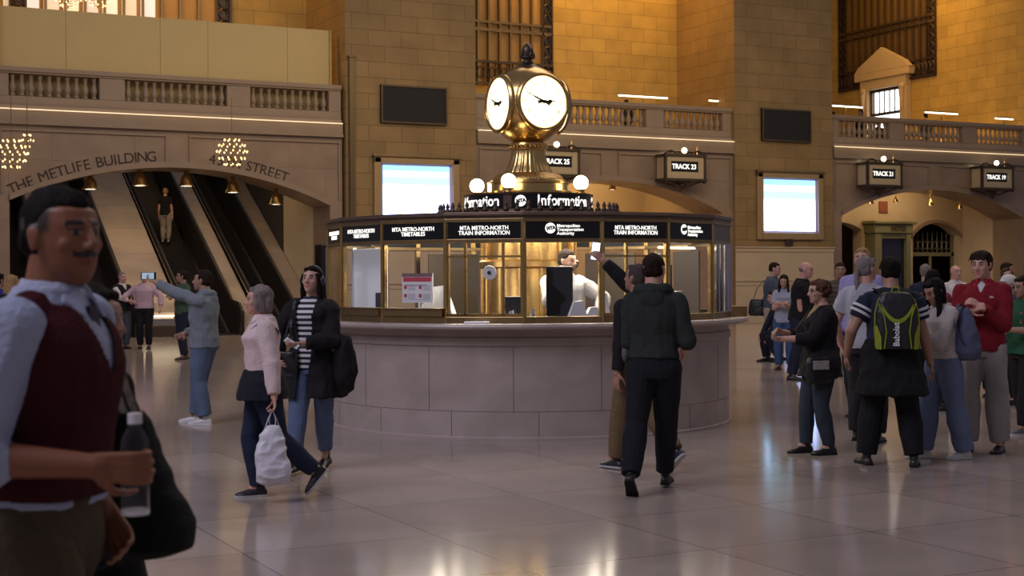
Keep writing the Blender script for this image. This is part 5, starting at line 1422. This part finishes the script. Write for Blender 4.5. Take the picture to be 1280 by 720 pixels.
# 8-10 group by the escalators
P = Person('man in a green shirt standing behind the outstretched arm of the hoodie man', gp(229, 449), 1.80, face=-50, skin='tan', vox=.014, footL=(-.13, .05, 0, 0), footR=(.1, -.1, 0, 0), handL=(-.2, .3, 1.25), head=(-20, 0, 0))
P.top((.055, .095, .06), sleeve=.6, ease=.026, zb=.5); P.trousers((.018, .02, .035)); P.shoes((.05, .03, .02)); P.hair('dark', 'short')
P = Person('balding man in a light pink shirt at the foot of the broad stone deck', gp(181, 436), 1.80, face=5, skin='pink', vox=.015, fat=1.15, handR=(.42, .3, 1.18), handL=(-.40, .20, .98), elbL=(-1, -.2, 0))
P.top((.50, .36, .42), sleeve=.95, ease=.03, zb=.52, collar=(.5, .36, .42)); P.trousers(BLK); P.shoes(BLK); P.hair('grey', 'bald')
P = Person('man in white sleeves and a black waistcoat beside the man in the pink shirt', gp(153, 436), 1.80, face=50, skin='pink', vox=.015, handR=(.10, .42, 1.12), handL=(-.2, .32, 1.05))
P.top((.62, .60, .60), sleeve=.95, ease=.022); P.top((.012, .012, .014), sleeve=0, ease=.032, name='waistcoat', zt=.83, vneck=.76); P.trousers((.08, .09, .12), 'denim'); P.shoes(BLK); P.hair('grey', 'crop')
# 11 rider on the escalator
x_ = 3.45
d_ = r2*(207-640)/FPX-u2*(303-347)/FPX+FW
tt = (26.9*SL-.02+0-CAM.z*1+0) ; # plane z = (y-26.9)*SL+.02
den = d_.z-SL*d_.y; tt = (SL*(CAM.y-26.9)+.07-CAM.z)/den
pp = CAM+d_*tt
P = Person('person in a black top and light trousers riding up the dark escalator', pp, 1.76, face=180, sex='f', skin='light', vox=.017, footL=(-.09, .02, 0, 0), footR=(.09, 0, 0, 0))
P.top(BLK, sleeve=.28, ease=.02); P.trousers((.36, .30, .27), k2=1.5); P.shoes((.5, .5, .5)); P.hair('blond', 'short')
# left edge onlookers
for k, (px, Z, h_, fc, lab, c1, hc, st, sk) in enumerate([
        (14, 20.5, 1.70, 165, 'blond woman in a black sleeveless top at the left edge of the picture', BLK, 'blond', 'long', 'light'),
        (40, 24, 1.84, -160, 'dark haired person in a dusky pink top far behind the man in the vest', (.25, .14, .13), 'dark', 'short', 'light'),
        (-3, 23, 1.74, 150, 'dark haired person in blue cut off by the left edge of the picture', (.02, .03, .18), 'black', 'short', 'tan'),
        (27, 27, 1.66, 20, 'woman in a brownish top between the blond woman and the person in pink', (.16, .08, .07), 'brown', 'long', 'light')]):
    d_ = r2*(px-640)/FPX+FW; p0 = CAM+d_*Z; p0.z = 0
    P = Person(lab, p0, h_, face=fc, sex='f' if st == 'long' else 'm', skin=sk, vox=.015)
    P.top(c1, sleeve=0 if k == 0 else .9, ease=.02); P.trousers(DDEN, 'denim'); P.shoes(BLK); P.hair(hc, st)

# ---- clerk in the booth
cl = fpt(15, 1.42, .16)
P = Person('bearded clerk in a white shirt inside the booth behind a black monitor', cl, 1.74, face=28, skin='light', vox=.008, hip=.52, fat=1.08, lean=2,
           handL=(-.26, .34, 1.06), handR=(.12, .36, 1.08), elbL=(-1.4, .1, -.1), elbR=(1.4, .1, -.1), head=(22, -6, 0), fd=dict(beard=True, brow=(.02, .012, .01)), curlL=.7, curlR=.7, palmL=(0, 0, -1), palmR=(0, 0, -1), shw=1.05)
P.top((.45, .44, .46), sleeve=.95, ease=.036, armease=.034, wr=.014, collar=(.5, .49, .5), zb=.5); P.trousers(BLK); P.shoes(BLK); P.hair('dark', 'crop')

# ---- right hand crowd
# lady with curly hair
P = Person('older woman with curly auburn hair, glasses and black cardigan, her hands clasped', gp(1026, 567), 1.58, face=-78, sex='f', skin='light', vox=.0075, fat=1.12, lean=-1,
           footL=(-.10, -.04, 0, 0), footR=(.10, .10, 0, 0), handL=(-.06, .36, 1.04), elbL=(-.6, -1, -.4), handR=(.02, .36, 1.10), elbR=(.6, -1, -.4), curlL=.9, curlR=.9, palmL=(.7, 0, .7), palmR=(-.7, 0, -.7), head=(2, -2, 0), fd=dict(brow=(.1, .06, .04)))
P.top((.32, .22, .12), sleeve=.3, ease=.014, name='blouse', wr=.004)
P.top((.011, .010, .012), sleeve=.80, ease=.030, armease=.022, zb=.44, fl=.04, vneck=.735, name='cardigan', wr=.012); P.trousers((.035, .045, .06), 'denim', k1=1.1, k2=1.35, seed=4); P.shoes((.010, .010, .010), boot=.07); P.hair('auburn', 'curly'); P.glasses()
P.strap([(.05, .045, .80), (.01, .085, .72), (-.06, .08, .62), (-.10, .05, .55)], w=.014, name='bag_strap')
o = carried(P, 'crossbody_bag', 'small dark bag with a pale patterned pocket at the hip of the curly haired woman', 'bag', (-.19, .10, .88), ((0, 1, 0), (-1, 0, 0), (0, 0, 1)))
blob_bag(o, None, BLK, 'leather', .008, [(.0, .10, .03, 0), (-.05, .115, .04, 0), (-.2, .12, .045, 0), (-.23, .10, .035, 0)], wr=.003)
B().box((-.08, .038, -.11), (.07, .05, -.03)).obj('patterned_pocket', mat('patterned_cloth', (.28, .27, .24), .7, var=.6, vscale=45), o, bevel=.004)

# man with the yellow and black backpack
P = Person('man in a navy tee seen from behind, wearing the black and yellow backpack', gp(1115, 582), 1.77, face=176, skin='tan', vox=.0075, fat=1.14, shw=1.06,
           footL=(-.20, .06, 0, 0, -14), footR=(.17, -.06, 0, 0, 14), handL=(-.35, .12, .93), elbL=(-.6, -1, 0), handR=(.33, .04, .86), elbR=(.25, -1, 0), head=(6, -6, 0))
P.top((.015, .021, .040), sleeve=.30, ease=.024, armease=.030, zb=.48, wr=.008, name='tee'); P.trousers((.009, .009, .011), k1=1.35, k2=1.9, seed=9); P.shoes((.02, .018, .018), size=1.05); P.hair('black', 'short')
b = B(); P.torso(b, .036, .60, .34, .05); P.fin(b, 'waist_jacket', cloth((.008, .008, .009)), wr=.018, seed=21, label='black jacket tied round the waist')
for sg in (0, 1):
    sh, e, wv = P.arm[sg]; b = B(); dd = (e-sh).normalized()
    for t_ in (.30, .45): 
        c_ = sh+(e-sh)*t_; b.cyl(c_-dd*.011, c_+dd*.011, .034*P.h*1.11+.034, .034*P.h*1.11+.033, 20)
    b.obj('sleeve_stripe', cloth((.6, .6, .62)), P.root, smooth=False, label=None) if 0 else b.obj('sleeve_stripe', cloth((.6, .6, .62)), P.root)
bp_ = carried(P, 'backpack', 'black backpack with yellow edges and white vertical lettering worn by the man in navy', 'backpack', P.T(0, -.085, .70), ((-1, 0, 0), (0, -1, 0), (0, 0, 1))); bp_.scale = (1.1, 1, 1.04)
# local: +y out of the back, x to the right of the picture is -x -> keep mirrored axes in mind
b = B(); b.loft([ring(V((0, .055, z)), w_, d2, Matrix.Identity(3), 28, 4) for z, w_, d2 in ((-.245, .125, .05), (-.235, .15, .075), (-.1, .162, .09), (.05, .158, .085), (.15, .14, .07), (.20, .11, .05), (.215, .07, .03))])
new_obj('pack_body', remesh(b, .0075, 2), cloth((.013, .013, .015), 'shiny'), bp_, smooth=True)
M['yel'] = cloth((.24, .28, .015), 'shiny')
def yt(pts, r=.006):
    return B().tube([V(p) for p in pts], r, 6)
b = B()
for sx in (-1, 1):
    b.tube([(sx*.155, .085, -.22), (sx*.165, .095, -.1), (sx*.16, .095, .05), (sx*.135, .09, .15), (sx*.09, .085, .20), (0, .08, .215)], .006, 6)
    b.tube([(sx*.135, .125, .12), (sx*.10, .145, .02), (sx*.085, .148, -.10), (sx*.10, .14, -.23)], .005, 6)
b.obj('yellow_piping', M['yel'], bp_)
b = B()
for sx in (-1, 1): b.loft([[(sx*.118, .128, -.24), (sx*.158, .10, -.235), (sx*.160, .118, -.235), (sx*.120, .138, -.24)], [(sx*.122, .136, -.14), (sx*.162, .10, -.13), (sx*.164, .118, -.13), (sx*.124, .145, -.14)], [(sx*.150, .12, -.05), (sx*.163, .10, -.05), (sx*.165, .112, -.05), (sx*.152, .13, -.05)]])
b.loft([[(x, .142-abs(x)*.14, z0_), (x, .152-abs(x)*.14, z0_), (x, .150-abs(x)*.14, z1_), (x, .14-abs(x)*.14, z1_)] for x, z0_, z1_ in [(.115*t_, -.035+.11*t_*t_ if 1 else 0, .0+.12*t_*t_) for t_ in [-1+q/8 for q in range(17)]]])
b.obj('yellow_panel', M['yel'], bp_)
me = text_mesh('Babolat', .062, .002, bold=.0012); me.transform(Matrix.Translation((.012, .152, -.12)) @ Matrix.Rotation(pi, 4, 'Z') @ Matrix.Rotation(pi/2, 4, 'X') @ Matrix.Rotation(pi/2, 4, 'Z')); new_obj('lettering', me, cloth((.75, .75, .78)), bp_)
B().tube([(-.03, .04, .215), (-.02, .05, .25), (.02, .05, .25), (.03, .04, .215)], .006, 6).obj('grab_handle', cloth((.3, .36, .02)), bp_)
b = B()
for sx in (-1, 1): b.ribbon([(sx*.09, .02, .19), (sx*.11, -.05, .235), (sx*.12, -.16, .21), (sx*.13, -.24, .10), (sx*.14, -.20, -.05), (sx*.14, -.05, -.2), (sx*.13, .02, -.22)], .05, .01, (1, 0, 0))
b.obj('shoulder_strap', cloth((.012, .012, .014)), bp_)

# girl with blue bag
P = Person('young woman in a white top and wide jeans looking down, blue bag behind her', gp(1180, 573), 1.60, face=-72, sex='f', skin='tan', vox=.0075, lean=3,
           footL=(-.10, -.14, 0, 0), footR=(.10, .14, 0, 0), handL=(-.02, .30, 1.10), elbL=(-.5, -1, -.5), handR=(.06, .30, 1.08), elbR=(.5, -1, -.5), head=(8, -26, 0), curlL=.7, curlR=.8, palmL=(.5, 0, 1))
P.top((.50, .45, .43), sleeve=.95, ease=.016, armease=.016, zb=.55, wr=.007); P.trousers((.13, .17, .27), 'denim', k0=1.08, k1=1.4, k2=2.1, zt=.60, seed=13, to=1.0, wr=.011); P.shoes((.6, .6, .58), (.65, .65, .62)); P.hair('black', 'long')
phone(P, 0, 'phone in the hands of the young woman in the white top', up=(0, .6, .5))
o = carried(P, 'sling_bag', 'slouchy blue grey bag on the back of the young woman in the white top', 'bag', P.T(-.06, -.10, .77), ((-1, 0, 0), (0, -1, 0), (0, 0, 1)))
blob_bag(o, None, (.085, .095, .16), 'plain', .009, [(.08, .05, .03, 0), (.0, .10, .06, 0), (-.15, .14, .10, 0), (-.30, .17, .12, 0), (-.36, .15, .10, 0), (-.38, .10, .07, 0)], wr=.012)
B().ribbon([(.03, .0, .08), (.05, -.08, .11), (.08, -.17, .02), (.12, -.16, -.12), (.13, -.06, -.28)], .03, .006, (1, 0, 0)).obj('strap', cloth((.07, .08, .13)), o)

# teenager in the red jacket
P = Person('boy with shaggy dark hair in a red zip jacket and light grey sweatpants', gp(1230, 564), 1.83, face=-28, skin='pink', vox=.0075, fat=.95, 
           footL=(-.14, .0, 0, 0, 6), footR=(.12, .10, 0, 0, 6), handL=(-.04, .25, 1.30), elbL=(-.45, -.2, -1), handR=(.05, .25, 1.27), elbR=(.45, -.2, -1), head=(-12, -4, 0), curlL=.6, curlR=.8, palmL=(1, 0, 0), fd=dict(brow=(.02, .014, .012)), shw=.98)
P.top((.20, .010, .018), 'plain', sleeve=.96, ease=.028, armease=.026, zb=.50, wr=.012, collar=(.32, .014, .024), name='red_jacket', vneck=.79)
P.top((.6, .58, .58), sleeve=0, ease=.018, name='undershirt', zb=.6); P.trousers((.30, .28, .27), k0=1.05, k1=1.35, k2=1.9, seed=15, wr=.01); P.shoes((.012, .012, .012), (.02, .02, .02), size=1.08); P.hair('dark', 'teen')
b = B()
for sx in (-1, 0, 1): b.prism([(sx*.012-.004, -.008), (sx*.012+.004, -.008), (sx*.012+.001, .006+.004*(sx+1)), (sx*.012-.003, .006+.004*(sx+1))], 0, .003)
b.obj('chest_logo', cloth((.75, .75, .75)), P.root, loc=P.T(-.055, .088, .765), rot=(0, 0, .3))

# green shirt at the right edge
P = Person('person in a green shirt and black trousers cut off by the right edge', gp(1283, 541), 1.60, face=-70, skin='tan', vox=.009, fat=1.1, footL=(-.12, .12, 0, 0), footR=(.1, -.1, 0, 0), handL=(-.12, .3, 1.05), handR=(.1, .3, 1.1), head=(0, -8, 0))
P.top((.018, .085, .045), sleeve=.35, ease=.03, zb=.5, fl=.02, wr=.012); P.trousers(BLK, k1=1.3, k2=1.8); P.shoes((.1, .1, .1), (.5, .5, .5)); P.hair('dark', 'short')
B().box((-.05, 0, -.06), (.05, .004, .06)).obj('shirt_print', mat('shirt_print', (.45, .12, .05), .7, var=.5, vscale=30), P.root, loc=P.T(-.075, .065, .73), rot=(0, 0, .9))
P = Person('person in a white cap partly hidden behind the red jacket\'s shoulder', gp(1262, 505), 1.60, face=-60, skin='light', vox=.010)
P.top((.05, .05, .07), sleeve=.9, ease=.02); P.trousers(BLK); P.shoes(BLK); P.hair('dark', 'short')
b = B(); b.ell(P.hp(0, -.10, .24), (.45*P.u, .54*P.u, .40*P.u), P.hr); b.ell(P.hp(0, .42, .22), (.26*P.u, .22*P.u, .03*P.u), P.hr); P.fin(b, 'cap', cloth((.6, .58, .56)), wr=0)
P = Person('woman with long brown hair at the back right, above the red jacket\'s shoulder', gp(1262, 478), 1.72, face=-20, sex='f', skin='light', vox=.012, head=(10, 0, 14))
P.top((.03, .025, .03), sleeve=.9, ease=.02); P.trousers(DDEN); P.shoes(BLK); P.hair('brown', 'long')

# tall man, ponytail man, olive shirt
P = Person('man with a grey ponytail and light grey tee, left of the yellow backpack', gp(1084, 552), 1.80, face=150, skin='pink', vox=.009, fat=1.05, handL=(-.28, .12, .92), handR=(.28, .12, .92), head=(-30, 4, 0), footL=(-.12, .06, 0, 0), footR=(.12, -.06, 0, 0))
P.top((.36, .37, .42), sleeve=.32, ease=.028, armease=.03, zb=.5, wr=.009); P.trousers((.018, .018, .022), k1=1.3, k2=1.7, seed=17); P.shoes(BLK); P.hair('grey', 'pony')
P.strap([(.06, -.055, .82), (.02, -.088, .74), (-.05, -.08, .62), (-.10, -.05, .54)], w=.035, name='bag_strap')
P = Person('tall fair haired man in a lilac shirt, his head above the ponytail man', gp(1079, 520), 1.93, face=-35, skin='pink', vox=.010, head=(10, 4, 0))
P.top((.26, .24, .48), sleeve=.95, ease=.026, collar=(.28, .26, .5)); P.trousers(NAVY); P.shoes(BLK); P.hair('blond', 'short')
P = Person('man in an olive brown patterned shirt, left of the tall fair haired man', gp(1051, 472), 1.82, face=-10, skin='tan', vox=.013, fat=1.2)
P.top((.10, .08, .06), 'check', sleeve=.6, ease=.03); P.trousers(BLK); P.shoes(BLK); P.hair('dark', 'crop')

# man in black tee, leaning a little
P = Person('bald older man in a black tee facing right, one arm hanging', gp(1000, 475), 1.84, face=62, skin='pink', vox=.011, fat=1.12, lean=6, head=(0, -10, 0), handR=(.16, .10, .86), elbR=(.3, -1, 0), handL=(-.2, .3, 1.0), footL=(-.12, .12, 0, 0), footR=(.1, -.1, 0, 0))
P.top((.011, .011, .012), sleeve=.32, ease=.030, armease=.03, zb=.5, belly=.03, wr=.01); P.trousers((.020, .024, .045), 'denim', k1=1.3, k2=1.7, seed=19); P.shoes(BLK); P.hair('grey', 'bald')
# grey sweater man with shoulder bag
P = Person('man in a grey blue sweater and beige trousers near the right pier', gp(965, 450), 1.88, face=65, skin='pink', vox=.012, fat=1.12, lean=3, head=(0, -6, 0), handR=(.12, .34, 1.12), elbR=(.5, -1, -.5), handL=(-.1, .36, 1.15), footL=(-.12, .12, 0, 0), footR=(.1, -.08, 0, 0))
P.top((.085, .105, .135), 'knit', sleeve=.95, ease=.032, zb=.53, belly=.03, wr=.01); P.trousers((.42, .34, .27), k1=1.3, k2=1.7); P.shoes((.03, .02, .015)); P.hair('dark', 'crop')
o = carried(P, 'shoulder_bag', 'black shoulder bag behind the man in the grey blue sweater', 'bag', (.10, -.26, 1.16), ((0, 1, 0), (-1, 0, 0), (0, 0, 1)))
blob_bag(o, None, BLK, 'leather', .013, [(.0, .12, .04, 0), (-.06, .15, .06, 0), (-.26, .17, .07, 0), (-.32, .14, .05, 0)])
B().ribbon([(-.06, 0, 0), (0, .0, .2), (.14, .02, .36), (.22, .03, .34), (.12, .0, 0)], .03, .008, (0, 1, 0)).obj('strap', cloth(BLK, 'leather'), o)
# woman with phone far back
P = Person('distant woman in a pale tee and jeans, right of the grey blue sweater man', gp(981, 462), 1.64, face=-20, sex='f', skin='light', vox=.014, head=(0, -14, 0), handR=(.0, .28, 1.12), handL=(-.03, .28, 1.12))
P.top((.34, .38, .46), sleeve=.35, ease=.02); P.trousers((.05, .10, .22), 'denim'); P.shoes(BLK); P.hair('dark', 'long')
# sitting figure
P = Person('person in dark clothes crouching with bent knees behind the bald man', gp(984, 452), 1.75, face=-82, skin='light', vox=.011, hip=(0, 0, .54), lean=22, kneeL=(-.1, 1, .5), kneeR=(.1, 1, .5), footL=(-.14, .20, 0, 0), footR=(.12, .36, 0, 0), handL=(-.16, .40, .48), handR=(.14, .44, .50), head=(0, -10, 0))
P.top(NAVY, sleeve=.95, ease=.03, zb=.5); P.trousers((.012, .013, .022), k1=1.25, k2=1.6); P.shoes(BLK); P.hair('dark', 'short')
# far heads between the right-hand people
for k, (px, Z, h_, fc, lab, c1, hc, st, sk, cl_) in enumerate([
        (1157, 22, 1.78, 160, 'grey haired person in dark blue far back, left of the man in white', (.02, .025, .05), 'grey', 'short', 'light', None),
        (1194, 24, 1.78, 15, 'bald man in a white shirt far back, left of the red jacket', (.66, .62, .60), 'grey', 'bald', 'pink', (.66, .62, .6)),
        (1166, 17, 1.68, 175, 'woman with long black hair in a red top behind the young woman looking down', (.20, .03, .05), 'black', 'long', 'tan', None),
        (1258, 25, 1.82, 60, 'small dark haired head far back near the right edge', (.03, .03, .03), 'dark', 'short', 'tan', None),
        (1225, 19, 1.76, -30, 'person in a blue shirt hidden behind the boy in the red jacket', (.05, .08, .2), 'dark', 'short', 'light', None)]):
    d_ = r2*(px-640)/FPX+FW; p0 = CAM+d_*Z; p0.z = 0
    P = Person(lab, p0, h_, face=fc, sex='f' if st == 'long' else 'm', skin=sk, vox=.013)
    P.top(c1, sleeve=.9, ease=.022, collar=cl_); P.trousers(BLK); P.shoes(BLK); P.hair(hc, st)
# onlookers on the balcony
for k, (px, py, lab) in enumerate([(783, 127, 'dark haired head just above the balustrade, right of the clock'), (1076, 139, 'dark head above the balustrade, left of the pedimented doorway'), (1157, 144, 'dark head above the balustrade, right of the pedimented doorway'), (1041, 142, 'dark head above the balustrade at the edge of the right pier'), (1098, 141, 'small dark figure in front of the bright balcony door')]):
    d_ = r2*(px-640)/FPX-u2*(py-347)/FPX+FW; yy = 27.0+(.6 if k != 4 else 4); p0 = CAM+d_*((yy-CAM.y)/d_.y); hh = p0.z+.06-6.15
    P = Person(lab, (p0.x, p0.y, 6.15), max(1.5, min(1.8, hh+.02)), face=-60 if k % 2 else 200, skin='tan', vox=.018, group=None)
    P.top(BLK, ease=.02); P.trousers(BLK); P.shoes(BLK); P.hair('black', 'short')
